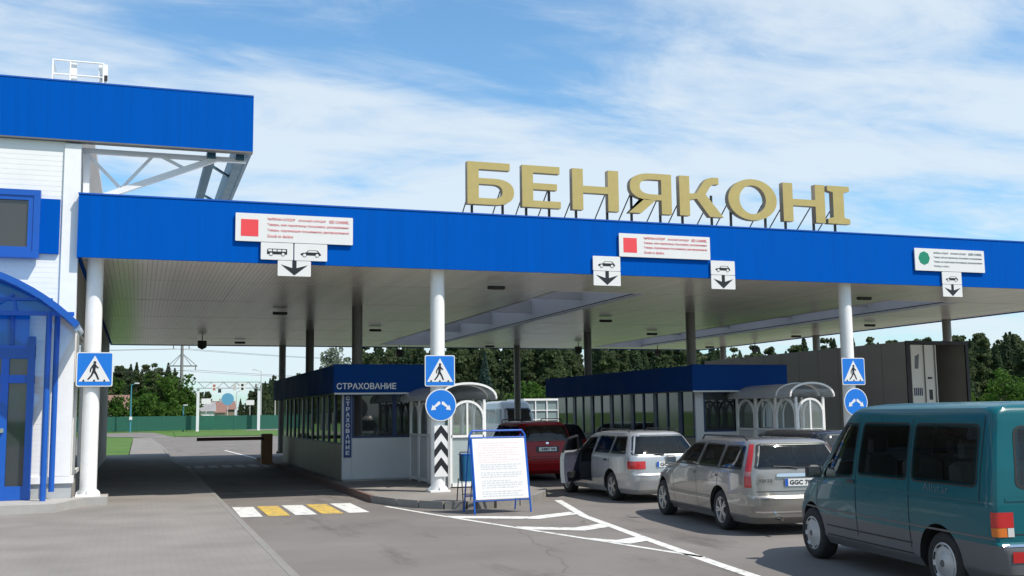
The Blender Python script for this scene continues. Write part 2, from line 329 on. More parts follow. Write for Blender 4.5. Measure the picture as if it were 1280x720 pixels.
# pavement on the terminal side (the camera stands on it)
pav = [(-9, -30), (1.6, -30), (1.6, 38), (1.28, 45), (1.33, 70), (0.95, 96), (-0.35, 98), (-0.35, 54), (-9, 54)]
pavement = struct('pavement', sheet(pav, 0.15, -0.02), PAVERS)
kb = MB()
kedge = [(1.62, y) for y in range(-12, 39)] + [(1.30, 45), (1.35, 58), (1.35, 70), (0.97, 96)]
for i in range(len(kedge) - 1):
    (x0, y0), (x1, y1) = kedge[i], kedge[i + 1]
    kb.bar((x0 + 0.032, y0 + 0.002, 0.064), (x1 + 0.032, y1 - 0.002, 0.064), 0.10, 0.176)
kb.build('kerb_row', KERBM, pavement, kind='stuff')
struct('lawn', sheet([(-9, 54.0), (-0.40, 54.0), (-0.40, 92), (-1.6, 98), (-40, 98), (-40, 54)], 0.11, -0.02), GRASS)
struct('grass_verge', sheet([(3.4, 109), (14, 106.5), (26, 98), (80, 92), (80, 143), (14, 144), (4.2, 142)], 0.04, -0.02), GRASS)
# traffic islands with kerb stones
def island(name, outline, nred=()):
    top = struct(name, sheet(outline, 0.15, -0.02), PAVERS)
    n = len(outline); k = 0
    for i in range(n):
        a = Vector(outline[i]); b = Vector(outline[(i + 1) % n]); d = b - a; L = d.length
        cnt = max(1, round(L / 1.0)); nn = Vector((d.y, -d.x)).normalized() * 0.052
        for j in range(cnt):
            p = a + d * (j / cnt) + nn; q = a + d * ((j + 1) / cnt) + nn; e = d.normalized() * 0.006
            mb = MB().bar((p.x + e.x, p.y + e.y, 0.066), (q.x - e.x, q.y - e.y, 0.066), 0.10, 0.178 + random.uniform(-0.004, 0.004))
            mid = (p + q) / 2; red = mid.x < outline[0][0] + 0.4 and mid.y > 23.6  # stones under the canopy: its shade put into a darker, redder colour
            mb.build('kerb_stone', KERBSHADE if red else KERBM, top); k += 1
    return top
def isl_outline(x0, x1, yb, ys, tipx, tipy):
    pts = [(x0, yb), (x0, ys)]
    pts += [(x0 + (tipx - x0) * t, ys - (ys - tipy) * (1 - (1 - t) ** 2) ** 0.75) for t in (0.2, 0.4, 0.65, 0.9)]
    pts += [(tipx + 0.4, tipy)]
    pts += [(tipx + 0.4 + (x1 - tipx - 0.4) * t, tipy + (ys - tipy) * t ** 1.7) for t in (0.3, 0.55, 0.8)]
    pts += [(x1, ys), (x1, yb)]
    return pts
island('traffic_island', isl_outline(4.88, 8.75, 47, 23.2, 6.35, 20.75))
island('traffic_island', isl_outline(14.7, 19.3, 47, 23.6, 16.6, 20.4))
# painted markings (children of the road)
def ribbon(pts, wd):
    mb = MB(); P = []
    for i, p in enumerate(pts):
        p = Vector(p); a = Vector(pts[max(0, i - 1)]); b = Vector(pts[min(len(pts) - 1, i + 1)]); t = (b - a).normalized(); nrm = Vector((-t.y, t.x)) * wd / 2
        P.append([(p.x - nrm.x, p.y - nrm.y, 0.004), (p.x + nrm.x, p.y + nrm.y, 0.004)])
    return mb.grid(P)
ribbon([(4.87, 22.1), (5.28, 19.97), (5.91, 17.15), (6.37, 15.17), (6.95, 12.6)], 0.10).build('hatch_border', LINE, road)
ribbon([(8.60, 21.9), (7.73, 18.4), (7.22, 15.0), (6.80, 12.0), (6.5, 9.5), (6.2, 3)], 0.16).build('hatch_border', LINE, road)
for a, b, c in (((5.42, 19.25), (6.79, 18.45), (7.78, 19.0)), ((5.98, 16.95), (6.78, 16.35), (7.44, 16.75)), ((6.42, 14.95), (6.70, 14.5), (7.15, 14.75))):
    mb = MB(); h = 0.24
    mb.add([(p[0], p[1] + s * h, 0.0065) for s in (-1, 1) for p in (a, b, c)], [(0, 1, 4, 3), (1, 2, 5, 4)]); mb.build('hatch_stripe', LINE, road)
for i in range(5):
    x0 = 1.86 + i * 0.508; mb = MB().add([(x0, 20.98, 0.0045), (x0 + 0.40, 20.92, 0.0045), (x0 + 0.45, 23.25, 0.0045), (x0 + 0.03, 23.35, 0.0045)], [(0, 1, 2, 3)])
    mb.build('crossing_block', LINEY if i % 2 else LINE, road)
for i in range(7):
    x0 = 1.55 + i * 0.5; MB().add([(x0, 41.5, 0.0045), (x0 + 0.34, 41.5, 0.0045), (x0 + 0.34, 43.6, 0.0045), (x0, 43.6, 0.0045)], [(0, 1, 2, 3)]).build('crossing_block', mat('worn_paint', (0.3, 0.3, 0.29), 0.8, 0, 0.3, 6), road)
MB().add([(1.66, 27.5, 0.004), (4.86, 27.5, 0.004), (4.86, 27.62, 0.004), (1.66, 27.62, 0.004)], [(0, 1, 2, 3)]).build('stop_line', mat('worn_paint', (0.3, 0.3, 0.29), 0.8, 0, 0.3, 6), road)
ribbon([(5.05, 49.5), (4.62, 62.5)], 0.14).build('lane_line', LINE, road); ribbon([(8.2, 80), (12.0, 79)], 0.2).build('lane_line', LINE, road)
ribbon([(1.6, 112), (2.6, 111.5)], 0.5).build('lane_line', LINE, road)

# ------------------------------------------------------------------ foliage helpers
def quads(cen, size, rnd, up=0.25):
    """cen (n,3), size (n,) -> verts, faces of randomly turned leaf-clump quads"""
    n = len(cen)
    a = rnd.normal(size=(n, 3)); a /= np.linalg.norm(a, axis=1)[:, None]
    b = rnd.normal(size=(n, 3)); b[:, 2] += up; b -= a * (a * b).sum(1)[:, None]; b /= np.linalg.norm(b, axis=1)[:, None]
    s = size[:, None]
    v = np.stack([cen - a * s - b * s * .55, cen + a * s * .8 - b * s * .7, cen + a * s + b * s * .5, cen - a * s * .7 + b * s * .75], 1).reshape(-1, 3)
    return v
def np_mesh(name, parts):
    """parts: list of (verts (4n,3) quads, material)"""
    me = bpy.data.meshes.new(name); V = np.concatenate([p[0] for p in parts]); nq = len(V) // 4
    me.vertices.add(len(V)); me.vertices.foreach_set('co', V.astype(np.float32).ravel())
    me.loops.add(nq * 4); me.loops.foreach_set('vertex_index', np.arange(nq * 4, dtype=np.int32))
    me.polygons.add(nq); me.polygons.foreach_set('loop_start', np.arange(0, nq * 4, 4, dtype=np.int32))
    mi = np.concatenate([np.full(len(p[0]) // 4, i, np.int32) for i, p in enumerate(parts)]); me.polygons.foreach_set('material_index', mi)
    for p in parts: me.materials.append(p[1])
    me.update(calc_edges=True); return me
def trunk_quads(p0, p1, r0, r1, n=6):
    mb = MB().tube(p0, p1, r0, r1, n, cap=False); return np.array([mb.v[i] for f in mb.f for i in f], float)
BARK = mat('bark', (0.10, 0.075, 0.055), 0.9, 0, 0.3, 3); PINEBARK = mat('pine_bark', (0.24, 0.13, 0.075), 0.9, 0, 0.3, 2)
PINE = leafmat('pine_needles', (0.060, 0.085, 0.042), (0.112, 0.145, 0.066)); SPRUCE = leafmat('spruce_needles', (0.046, 0.076, 0.042), (0.090, 0.130, 0.066))
BSPRUCE = leafmat('blue_spruce_needles', (0.030, 0.060, 0.052), (0.09, 0.14, 0.12)); LEAF = leafmat('broad_leaves', (0.035, 0.085, 0.015), (0.10, 0.18, 0.035))
PALELEAF = leafmat('pale_leaves', (0.11, 0.14, 0.10), (0.30, 0.34, 0.27))
def pine(h, rnd, nq=520, leaf=PINE):
    base = h * rnd.uniform(0.22, 0.45); cw = h * rnd.uniform(0.15, 0.20); nc = 34
    cl = []
    for i in range(nc):
        t = rnd.uniform(0, 1); r = cw * (1 - 0.75 * t ** 1.6) * rnd.uniform(0.3, 1); a = rnd.uniform(0, 6.283)
        cl.append((r * math.cos(a), r * math.sin(a), base + (h - base) * t * 0.96, h * 0.05 * (1.2 - .6 * t)))
    cl = np.array(cl); k = rnd.integers(0, nc, nq); d = rnd.normal(size=(nq, 3)); d /= np.linalg.norm(d, axis=1)[:, None]; d *= rnd.uniform(.5, 1, (nq, 1)); d[:, 2] *= .6
    c = cl[k, :3] + d * cl[k, 3:4] * 1.5
    return [(trunk_quads((0, 0, 0), (rnd.normal(0, .012), rnd.normal(0, .012), h * .93), h * .009, h * .003), PINEBARK), (quads(c, rnd.uniform(.011, .024, nq) * h, rnd), leaf)]
def spruce(h, rnd, nq=620, leaf=SPRUCE, wd=0.26, lo=0.04):
    t = rnd.uniform(0, 1, nq) ** 0.72; t = lo + (1 - lo) * t; lay = np.round(t * 15) / 15; t = 0.85 * t + 0.15 * lay
    rmax = h * wd * (1.02 - t) * (0.85 + .3 * rnd.random(nq)); u = np.sqrt(rnd.uniform(.05, 1, nq)); a = np.round(rnd.uniform(0, 12, nq)) / 12 * 6.283 + lay * 9 + rnd.normal(0, .12, nq)
    c = np.stack([rmax * u * np.cos(a), rmax * u * np.sin(a), h * t - rmax * u * .35], 1)
    c[:, 2] = np.maximum(c[:, 2], .05)
    return [(trunk_quads((0, 0, 0), (0, 0, h * .97), h * .012, h * .002), BARK), (quads(c, h * (.012 + .014 * (1 - t)), rnd), leaf)]
def broad(h, wd, rnd, nq=1500, leaf=LEAF, lo=0.15, size=0.16):
    nc = 26; cl = []
    for i in range(nc):
        d = rnd.normal(size=3); d /= np.linalg.norm(d); d *= rnd.uniform(.25, 1) ** .5
        cl.append((d[0] * wd * .42, d[1] * wd * .42, h * (lo + (1 - lo) * (.5 + .42 * d[2])), wd * rnd.uniform(.12, .2)))
    cl = np.array(cl); k = rnd.integers(0, nc, nq); d = rnd.normal(size=(nq, 3)); d /= np.linalg.norm(d, axis=1)[:, None]; d *= rnd.uniform(.6, 1.05, (nq, 1))
    c = cl[k, :3] + d * cl[k, 3:4]; c[:, 2] = np.maximum(c[:, 2], .05)
    tr = [trunk_quads((0, 0, 0), (0, 0, h * .55), h * .02, h * .012)]
    for q in cl[:9]: tr.append(trunk_quads((0, 0, h * rnd.uniform(.12, .5)), tuple(q[:3]), h * .009, h * .003, 5))
    return [(np.concatenate(tr), BARK), (quads(c, rnd.uniform(.6, 1.2, nq) * size, rnd), leaf)]
def tree_thing(name, parts, loc, label, cat='tree', group=None, rz=0):
    t = thing(name, label, cat, loc, rz, group)
    put('trunk', np_mesh('trunk', parts[:1]), t); put('crown', np_mesh('crown', parts[1:]), t); return t
def place(parts, x, y, s, a):
    ca, sa = math.cos(a) * s, math.sin(a) * s; out = []
    for v, m in parts:
        o = np.empty_like(v); o[:, 0] = v[:, 0] * ca - v[:, 1] * sa + x; o[:, 1] = v[:, 0] * sa + v[:, 1] * ca + y; o[:, 2] = v[:, 2] * s - .05; out.append((o, m))
    return out
def forest(name, spots, label, kinds):
    buck = {}
    for x, y, h, k in spots:
        pr = kinds[k]; pp = pr[rng.integers(len(pr))]
        for v, m in place(pp, x, y, h, rng.uniform(0, 6.28)): buck.setdefault(m.name, [[], m])[0].append(v)
    me = np_mesh(name, [(np.concatenate(b[0]), b[1]) for b in buck.values()])
    return put(name, me, None, label, 'forest', None, 'stuff')
KINDS = {'p': [pine(1.0, np.random.default_rng(i), 1500) for i in range(4)], 's': [spruce(1.0, np.random.default_rng(20 + i), 1500) for i in range(3)], 'b': [broad(1.0, .62, np.random.default_rng(40 + i), 1100, size=.026) for i in range(3)]}
spots = []
def belt(x0, x1, y0, y1, n, h0, h1, ks, hf=None):
    for i in range(n):
        x = x0 + (x1 - x0) * (i + rng.random()) / n; y = rng.uniform(y0, y1)
        h = rng.uniform(h0, h1) * (hf(x) if hf else 1); spots.append((x, y, h, ks[rng.integers(len(ks))]))
def hprof(x):   # height of the wood along the belt behind the canopy
    return float(np.interp(x, [18, 30, 36, 44, 100, 112, 125, 140, 200], [.42, .55, .72, 1.0, 1.02, .86, .84, .98, 1.1]))
belt(26, 215, 180, 187, 120, 12.5, 16.5, 'ppss', hprof); belt(24, 225, 190, 200, 130, 12.5, 17.5, 'pps', hprof); belt(22, 230, 202, 214, 110, 14, 19, 'pss', hprof)
belt(40, 210, 174, 180, 70, 4, 8, 'bbs', None)
forest('pine_wood', spots, 'dark pine wood along the horizon behind the canopy and the trailer', KINDS)
spots = []
belt(-42, 8, 262, 285, 85, 11.5, 15.5, 'pss'); belt(-42, 11, 245, 262, 70, 9, 13, 'psb')
belt(11, 17, 275, 300, 8, 5, 9, 'ps')
forest('pine_wood', spots, 'dark pine wood behind the green fence left of the power pole', KINDS)
spots = []
belt(27, 46, 285, 320, 60, 8, 14, 'pps', lambda x: float(np.interp(x, [27, 33, 46], [.5, .95, 1.05])))
forest('pine_wood', spots, 'dark pine wood behind the right leg of the far gantry', KINDS)

# ------------------------------------------------------------------ canopy over the lanes
YF, YB, XL, XR, ZS, ZT = 23.2, 51.45, -1.27, 28.75, 5.16, 6.43
canopy = thing('lane_canopy', 'wide flat canopy with bright blue fascia carried on slim columns over the lanes', 'canopy', (0, 0, 0))
SOFFIT = bpy.data.materials.new('soffit_metal'); SOFFIT.use_nodes = True
def soffit_nodes():
    t = SOFFIT.node_tree; b = t.nodes['Principled BSDF']; L = t.links.new
    b.inputs['Metallic'].default_value = 0.12; b.inputs['Specular IOR Level'].default_value = 0.5
    g = t.nodes.new('ShaderNodeTexCoord')
    n = t.nodes.new('ShaderNodeTexNoise'); n.inputs['Scale'].default_value = 1.0; n.inputs['Detail'].default_value = 4
    mp_ = t.nodes.new('ShaderNodeMapping'); mp_.inputs['Scale'].default_value = (2.6, 0.12, 1); L(g.outputs['Object'], mp_.inputs[0]); L(mp_.outputs[0], n.inputs[0])
    r = t.nodes.new('ShaderNodeValToRGB'); r.color_ramp.elements[0].position = .3; r.color_ramp.elements[0].color = (.76, .72, .66, 1); r.color_ramp.elements[1].position = .7; r.color_ramp.elements[1].color = (.90, .86, .80, 1); L(n.outputs[0], r.inputs[0])
    b.inputs['Roughness'].default_value = 0.24
    wv = t.nodes.new('ShaderNodeTexWave'); wv.wave_type = 'BANDS'; wv.bands_direction = 'X'; wv.inputs['Scale'].default_value = 3.14; wv.inputs['Distortion'].default_value = 0
    L(g.outputs['Object'], wv.inputs[0]); rr = t.nodes.new('ShaderNodeMapRange'); rr.inputs[1].default_value = .0; rr.inputs[2].default_value = .12; L(wv.outputs['Fac'], rr.inputs[0])
    sx = t.nodes.new('ShaderNodeMapRange'); sx.inputs[3].default_value = .62; L(rr.outputs[0], sx.inputs[0]); mm = t.nodes.new('ShaderNodeMix'); mm.data_type = 'RGBA'; mm.blend_type = 'MULTIPLY'; mm.inputs[0].default_value = 1; L(r.outputs[0], mm.inputs[6]); L(sx.outputs[0], mm.inputs[7]); L(mm.outputs[2], b.inputs['Base Color'])   # dark gaps between the strips
    bp = t.nodes.new('ShaderNodeBump'); bp.inputs['Strength'].default_value = .25; bp.inputs['Distance'].default_value = .005; L(rr.outputs[0], bp.inputs['Height']); L(bp.outputs[0], b.inputs['Normal'])
soffit_nodes()
mb = MB()
mb.box(XL, XR, YF, YF + .06, ZS - .03, ZT); fas = mb.build('front_fascia', BLUE, canopy)
MB().box(XL - .01, XR + .01, YF - .015, YF + .075, ZT, ZT + .03).build('fascia_coping', FRAMEBLUE, fas)
MB().box(XR - .06, XR, YF + .062, YB, ZS - .03, ZT).build('side_fascia', BLUE, canopy)
MB().box(XL, XL + .06, YF + .062, YB, ZS - .03, ZT).build('side_fascia', BLUE, canopy)
MB().box(XL + .062, XR - .062, YB - .06, YB, ZS - .03, ZT).build('rear_fascia', BLUE, canopy)
RX = ((10.65, 13.3), (21.6, 24.2)); RY = (27.0, 49.6)
xs = [XL + .07, 2.2, 6.4, RX[0][0], RX[0][1], 17.45, RX[1][0], RX[1][1], XR - .07]
ysr = [YF + .07, 27.0, 31.55, 36.8, 41.8, 46.8, 49.6, YB - .065]
for i in range(len(xs) - 1):
    for j in range(len(ysr) - 1):
        if any(abs(xs[i] - a) < .01 for a, b in RX) and 0 < j < len(ysr) - 2: continue
        MB().box(xs[i] + .002, xs[i + 1] - .002, ysr[j] + .028, ysr[j + 1] - .028, ZS + random.uniform(0, .004), ZS + .04).build('soffit_panel', SOFFIT, canopy)
rf = MB()
for a, b, c, d in ((XL + .065, RX[0][0] - .06, YF + .065, YB - .065), (RX[0][1] + .06, RX[1][0] - .06, YF + .065, YB - .065), (RX[1][1] + .06, XR - .065, YF + .065, YB - .065)) + tuple((x0_ - .06, x1_ + .06, y0_, y1_) for x0_, x1_ in RX for y0_, y1_ in ((YF + .065, RY[0] - .06), (RY[1] + .06, YB - .065))): rf.box(a, b, c, d, ZT - .25, ZT - .12)
rf = rf; rf.build('roof_deck', LGREY, canopy)
TRANSL = bpy.data.materials.new('opal_sheet'); TRANSL.use_nodes = True; _t = TRANSL.node_tree; _t.nodes.remove(_t.nodes['Principled BSDF'])
_b = _t.nodes.new('ShaderNodeBsdfTranslucent'); _b.inputs[0].default_value = (.36, .38, .42, 1); _t.links.new(_b.outputs[0], _t.nodes['Material Output'].inputs[0])
RECW = mat('recess_white', (0.72, 0.74, 0.78), .5, 0, .05, 2)
for x0, x1 in RX:        # two long roof-light wells with cross beams
    y0, y1 = RY; rc = MB()
    rc.box(x0 - .05, x0 - .003, y0, y1, ZS - .01, ZT - .27); rc.box(x1 + .003, x1 + .05, y0, y1, ZS - .01, ZT - .27)
    rc.box(x0, x1, y0 - .05, y0 - .003, ZS - .01, ZT - .27); rc.box(x0, x1, y1 + .003, y1 + .05, ZS - .01, ZT - .27)
    well = rc.build('roof_light_well', RECW, canopy)
    MB().box(x0 - .05, x1 + .05, y0 - .05, y1 + .05, ZT - .26, ZT - .25).build('opal_daylight_sheet', TRANSL, well)  # opal top added to let daylight in and brighten the well
    for yy in (31.5, 36.2, 40.9, 45.4):
        MB().box(x0 + .003, x1 - .003, yy - .05, yy + .05, ZS + .3, ZS + .75).build('cross_beam', LGREY, well)
bk = MB()                # blocks light above panel joints
for i in range(len(xs) - 1):
    if any(abs(xs[i] - a) < .01 for a, b in RX): continue
    bk.box(xs[i], xs[i + 1], YF + .07, YB - .07, ZS + .06, ZS + .09)
bk.build('soffit_backing', DARK, canopy)
COLWHITE = mat('column_white', (0.78, 0.78, 0.77), 0.4, 0, .06, 5); COLGREY = mat('column_grey', (0.21, 0.205, 0.19), .45, 0, .12, 4)
def column(x, y, zb, m, r=.165):
    c = MB().tube((x, y, zb), (x, y, ZS + .05), r, r, 20).build('column', m, canopy, smooth=40)
    b = MB().box(x - .23, x + .23, y - .23, y + .23, zb - .02, zb + .02)
    for dx, dy in ((1, 0), (-1, 0), (0, 1), (0, -1)):
        px_, py_ = -dy, dx; t = .012
        b.add([(x + dx * .15 + px_ * s * t, y + dy * .15 + py_ * s * t, z) for s in (-1, 1) for z in (zb + .02, zb + .13)] + [(x + dx * .225 + px_ * s * t, y + dy * .225 + py_ * s * t, z) for s in (-1, 1) for z in (zb + .02, zb + .06)],
              [(0, 1, 5, 4), (2, 6, 7, 3), (1, 3, 7, 5), (4, 5, 7, 6)])
    b.build('base_plate', m, c)
for x, y, zb, m in ((-.93, 23.75, .33, COLWHITE), (6.40, 23.65, .17, COLWHITE), (17.48, 23.65, .17, COLWHITE)): column(x, y, zb, m)
for x, y in ((6.22, 32.3), (6.22, 41.9), (6.3, 51.0), (17.45, 32.0), (17.45, 40.8), (17.45, 49.6), (28.4, 32.4), (28.4, 40.6), (28.4, 48.7)): column(x, y, .17 if x < 20 else .02, COLGREY, .16)
for x, y in ((8.49, 25.65), (15.35, 34.24), (19.87, 39.72), (26.92, 47.45), (15.7, 48.5), (19.68, 25.72), (26.29, 34.1), (26.9, 39.9), (4.07, 33.7), (8.35, 39.8), (4.06, 47.6)):
    f = MB().bbox(-.22, .22, -.075, .075, -.09, -.005, .02); f.v = [(a + x, b + y, -c - .165 + ZS) for a, b, c in f.v]
    f.f = [q[::-1] for q in f.f]; f.build('light_fixture', DARK, canopy)
def lane_light(x, y, label):
    t = thing('hanging_traffic_light', label, 'traffic light', (x, y, ZS), R(10), 'traffic lights hanging under the rear edge of the canopy')
    t.scale = (.62, .62, .62); MB().tube((0, 0, 0), (0, 0, -.3), .03).build('hanger', DARK, t)
    MB().bbox(-.28, .28, -.1, .1, -.75, -.3, .03).build('housing', DARK, t)
    for s in (-1, 1):
        MB().lathe([(.0, -.105), (.09, -.105), (.09, -.16), (.1, -.16), (.1, -.1)], 14, c=(s * .14, 0, -.52)).build('lens', mat('lens_dark', (.04, .012, .01) if s < 0 else (.01, .035, .015), .2, 0, 0) if s < 0 else mat('lens_dark_green', (.01, .035, .015), .2, 0, 0), t)
    MB().add([(-.28, -.09, -.75), (.28, -.09, -.75), (.28, .09, -.75), (-.28, .09, -.75), (0, 0, -.9)], [(0, 1, 4), (1, 2, 4), (2, 3, 4), (3, 0, 4), (3, 2, 1, 0)]).build('cowl', DARK, t)
lane_light(2.38, 45.5, 'dark traffic light hanging under the canopy left of the insurance kiosk')
lane_light(11.7, 50.2, 'dark traffic light hanging above the blue roof of the insurance kiosk')
lane_light(19.54, 46.8, 'dark traffic light hanging over the dark side of the second kiosk, by a grey column')
lane_light(24.5, 48.4, 'dark traffic light hanging at the tip of the right roof-light well')
lane_light(28.0, 45.0, 'dark traffic light hanging in front of the sky above the long trailer')

# ------------------------------------------------------------------ terminal building at the left
term = thing('terminal_building', 'white terminal building with blue roof band and blue glazed entrance at the left edge', 'building', (-1.3, 23.4, 0))
def tb(mb, name, m, par=None, smooth=None, **k):
    mb.v = [(a + 1.3, b - 23.4, c) for a, b, c in mb.v]; o = mb.build(name, m, par or term, smooth, **k); return o
wl = MB()      # horizontal ribbed cladding, built as shallow steps
z = .72; P = []
while z < 7.45:
    P += [[(-14, 23.40, z), (-1.57, 23.40, z)], [(-14, 23.40, z + .096), (-1.57, 23.40, z + .096)], [(-14, 23.404, z + .099), (-1.57, 23.404, z + .099)], [(-14, 23.404, z + .103), (-1.57, 23.404, z + .103)]]; z += .105
wl.grid(P, flip=True); wl.box(-14, -1.5, 23.42, 50, .4, 7.56)
tb(wl, 'front_wall', WHITE)
tb(MB().box(-1.575, -1.26, 23.36, 23.66, .74, 7.5), 'corner_pilaster', WPAINT)
tb(MB().box(-1.50, -1.27, 23.665, 50, .0, 7.5), 'side_wall', mat('side_wall_grey', (.33, .32, .30), .6, 0, .1, 1))
tb(MB().box(-14, -1.2, 23.36, 23.70, .60, .735), 'sill_band', WPAINT)
tb(MB().box(-14, -1.245, 23.41, 23.8, .0, .598), 'plinth', mat('plinth_grey', (.40, .42, .43), .8, 0, .08, 3))
# corner window in the side wall
sw = MB(); sw.box(-1.268, -1.23, 23.9, 25.9, .8, 3.6); swo = tb(sw, 'side_window', DKGLASS)
for a, b, c, d in ((23.86, 23.94, .74, 3.66), (25.86, 25.94, .74, 3.66), (23.94, 25.86, .74, .82), (23.94, 25.86, 3.58, 3.66)): tb(MB().box(-1.275, -1.20, a, b, c, d), 'window_frame', PVC, swo)
# blue band and window box
tb(MB().box(-14, -1.62, 23.33, 23.405, 5.2, 6.32), 'blue_band', BLUE)
wbx = MB(); wbx.box(-3.9, -2.10, 23.24, 23.31, 5.22, 6.34); wob = tb(wbx, 'band_window', mat('window_sheen', (.05, .05, .045), .06, 0, 0, spec=.9))
for bx in ((-4.0, -1.98, 5.08, 5.22), (-4.0, -1.98, 6.34, 6.46), (-2.10, -1.98, 5.221, 6.339), (-4.0, -3.9, 5.221, 6.339)): tb(MB().box(bx[0], bx[1], 23.18, 23.335, bx[2], bx[3]), 'window_frame', FRAMEBLUE, wob)
for bx in ((-2.20, -2.10, 5.221, 6.339), (-3.9, -2.2, 6.25, 6.34), (-3.9, -2.2, 5.221, 5.30)): tb(MB().box(bx[0], bx[1], 23.20, 23.239, bx[2], bx[3]), 'window_sash', FRAMEBLUE, wob)
# roof with deep blue fascia cantilevered to the right
RZ0, RZ1, RXR, RYF = 7.57, 8.79, 2.19, 23.29
roof = tb(MB().box(-14, RXR, RYF, RYF + .08, RZ0, RZ1), 'roof_fascia', BLUE)
tb(MB().box(RXR - .08, RXR, RYF + .082, 44, RZ0, RZ1), 'roof_side_fascia', mat('fascia_back', (.10, .17, .22), .5, .1, .08, 3))
tb(MB().box(-14, -1.2, RYF + .082, 44, RZ1 - .2, RZ1 - .05), 'roof_deck', LGREY)
tb(MB().box(-14, RXR, RYF - .01, RYF + .3, RZ1, RZ1 + .03), 'coping', FRAMEBLUE, roof)
tb(MB().box(-14, RXR, RYF - .005, RYF + .2, RZ0 - .03, RZ0 - .002), 'eaves_trim', GREYSTEEL)
ST = mat('truss_white', (.74, .74, .75), .4, 0, .05, 4)
for k, yy in enumerate((23.75, 29.5, 35.5)):
    tr = MB(); tr.bar((-1.3, yy, 6.30), (1.45, yy, 7.46), .12, .12); tr.bar((-1.3, yy, 7.46), (RXR - .1, yy, 7.46), .1, .1)
    tr.bar((-1.22, yy, 7.46), (-.48, yy, 6.69), .06, .06); tr.bar((-.48, yy, 6.69), (.16, yy, 7.46), .06, .06); tr.bar((.28, yy, 7.46), (.82, yy, 7.2), .06, .06); tr.bar((-1.16, yy, 6.2), (-1.16, yy, 7.4), .12, .12)
    tb(tr, 'roof_truss', ST)
eb = MB()
for xx in (1.35, 1.95): eb.box(xx - .09, xx + .09, RYF + .36, 44, RZ0 - .12, RZ0 + .06)
for k in range(6): eb.bar((1.35, 24.6 + k * 3.4, RZ0 - .03), (1.95, 26.0 + k * 3.4, RZ0 - .03), .05, .05)
tb(eb, 'edge_beam', mat('edge_beam_teal', (.045, .12, .17), .45, .1, .08, 3))
rl = MB(); y0 = 25.0
for xx in (-2.0, -1.64, -.95): rl.tube((xx, y0, 8.6), (xx, y0, 9.78), .02)
for zz in (9.45, 9.77): rl.tube((-2.0, y0, zz), (-.95, y0, zz), .02); rl.tube((-2.0, y0, zz), (-2.0, y0 + 1, zz), .02)
rl.box(-1.66, -1.50, y0 + .05, y0 + .25, 8.6, 9.75); rl.box(-1.05, -.86, y0 + .06, y0 + .3, 8.6, 9.78)
tb(rl, 'roof_railing', WPAINT)
tb(MB().box(-.98, -.86, y0 + .035, y0 + .058, 9.4, 9.52), 'roof_box_plate', DARK)
# entrance: step, glazed blue vestibule, arched canopy
step = struct('entrance_step', MB().prism([(-14, 21.85), (-1.42, 21.85), (-.98, 23.25), (-.55, 23.25), (-.55, 24.2), (-1.2, 24.2), (-1.2, 23.4), (-14, 23.4)], .14, .31), CONC)
DG = mat('entrance_glass', (.035, .045, .05), .03, 0, 0, spec=.9)
ent = MB().box(-6, -1.98, 23.18, 23.20, .40, 3.2); ento = tb(ent, 'entrance_glazing', DG)
fr = [(-2.09, -1.96, .31, 3.5), (-2.56, -2.42, .31, 3.06), (-3.05, -2.95, .31, 3.06), (-6, -1.96, 3.06, 3.32), (-6, -1.96, 2.58, 2.74), (-6, -1.96, .315, .48), (-2.42, -2.09, .48, .58), (-6, -2.56, 1.0, 1.12)]
for i, (a, b, c, d) in enumerate(fr): tb(MB().box(a, b, 23.10 + .004 * i, 23.24 + .004 * i, c, d), 'entrance_frame', FRAMEBLUE, ento)
tb(MB().box(-2.53, -2.47, 23.06, 23.099, 1.62, 1.70), 'door_handle', CHROME, ento)
tb(MB().box(-6, -2.09, 23.2, 23.22, 3.32, 3.95), 'upper_glazing', POLYBLUE, ento)
tb(MB().box(-2.44, -2.36, 23.14, 23.23, 3.33, 3.96), 'entrance_frame', FRAMEBLUE, ento)
for (x, y, z0) in ((-1.70, 22.72, .31), (-1.585, 23.22, .45)):
    tb(MB().tube((x, y, z0), (x, y, 3.95), .055, .055, 14), 'canopy_post', FRAMEBLUE, None, 40)
cx, cz, CR = -4.0, .90, 3.95
def arc(a0, a1, y, r, n=24): return [(cx + r * math.sin(R(a0 + (a1 - a0) * i / n)), y, cz + r * math.cos(R(a0 + (a1 - a0) * i / n))) for i in range(n + 1)]
ac = MB(); ac.grid([arc(-46, 46, 22.1, CR), arc(-46, 46, 23.38, CR)]); aco = tb(ac, 'arch_canopy', POLYBLUE, None, 60)
for y, wd in ((22.08, .12), (22.72, .10), (23.33, .10)):
    rim = MB(); A = arc(-46, 46, y, CR + .01)
    for a, b in zip(A[:-1], A[1:]): rim.bar(a, b, .05, wd)
    tb(rim, 'arch_rib', FRAMEBLUE, aco)
gb = arc(-46, 46, 22.80, CR - .06); tb(MB().add([p for p in gb if p[2] > 3.9], [tuple(range(len([p for p in gb if p[2] > 3.9])))]), 'gable_sheet', POLYBLUE, aco)
tt = MB(); y = 22.72
tt.bar((-6.7, y, 3.92), (-1.25, y, 3.92), .07, .08); tt.bar((-6.7, y, 4.2), (-1.65, y, 4.2), .05, .05)
for i in range(6): x = -5.6 + i * .55; tt.bar((x, y, 3.95), (x + .5, y, 4.45 - .08 * max(0, i - 3)), .045, .045); tt.bar((x + .5, y, 4.4 - .08 * max(0, i - 3)), (x + .55, y, 3.95), .045, .045)
tb(tt, 'canopy_truss', FRAMEBLUE, aco)
tb(MB().tube((-1.17, 22.1, 3.62), (-1.17, 23.36, 3.62), .075, .075, 12), 'gutter_tube', glassy('gutter_clear', (.35, .5, .7), .4, .1), aco, 40)

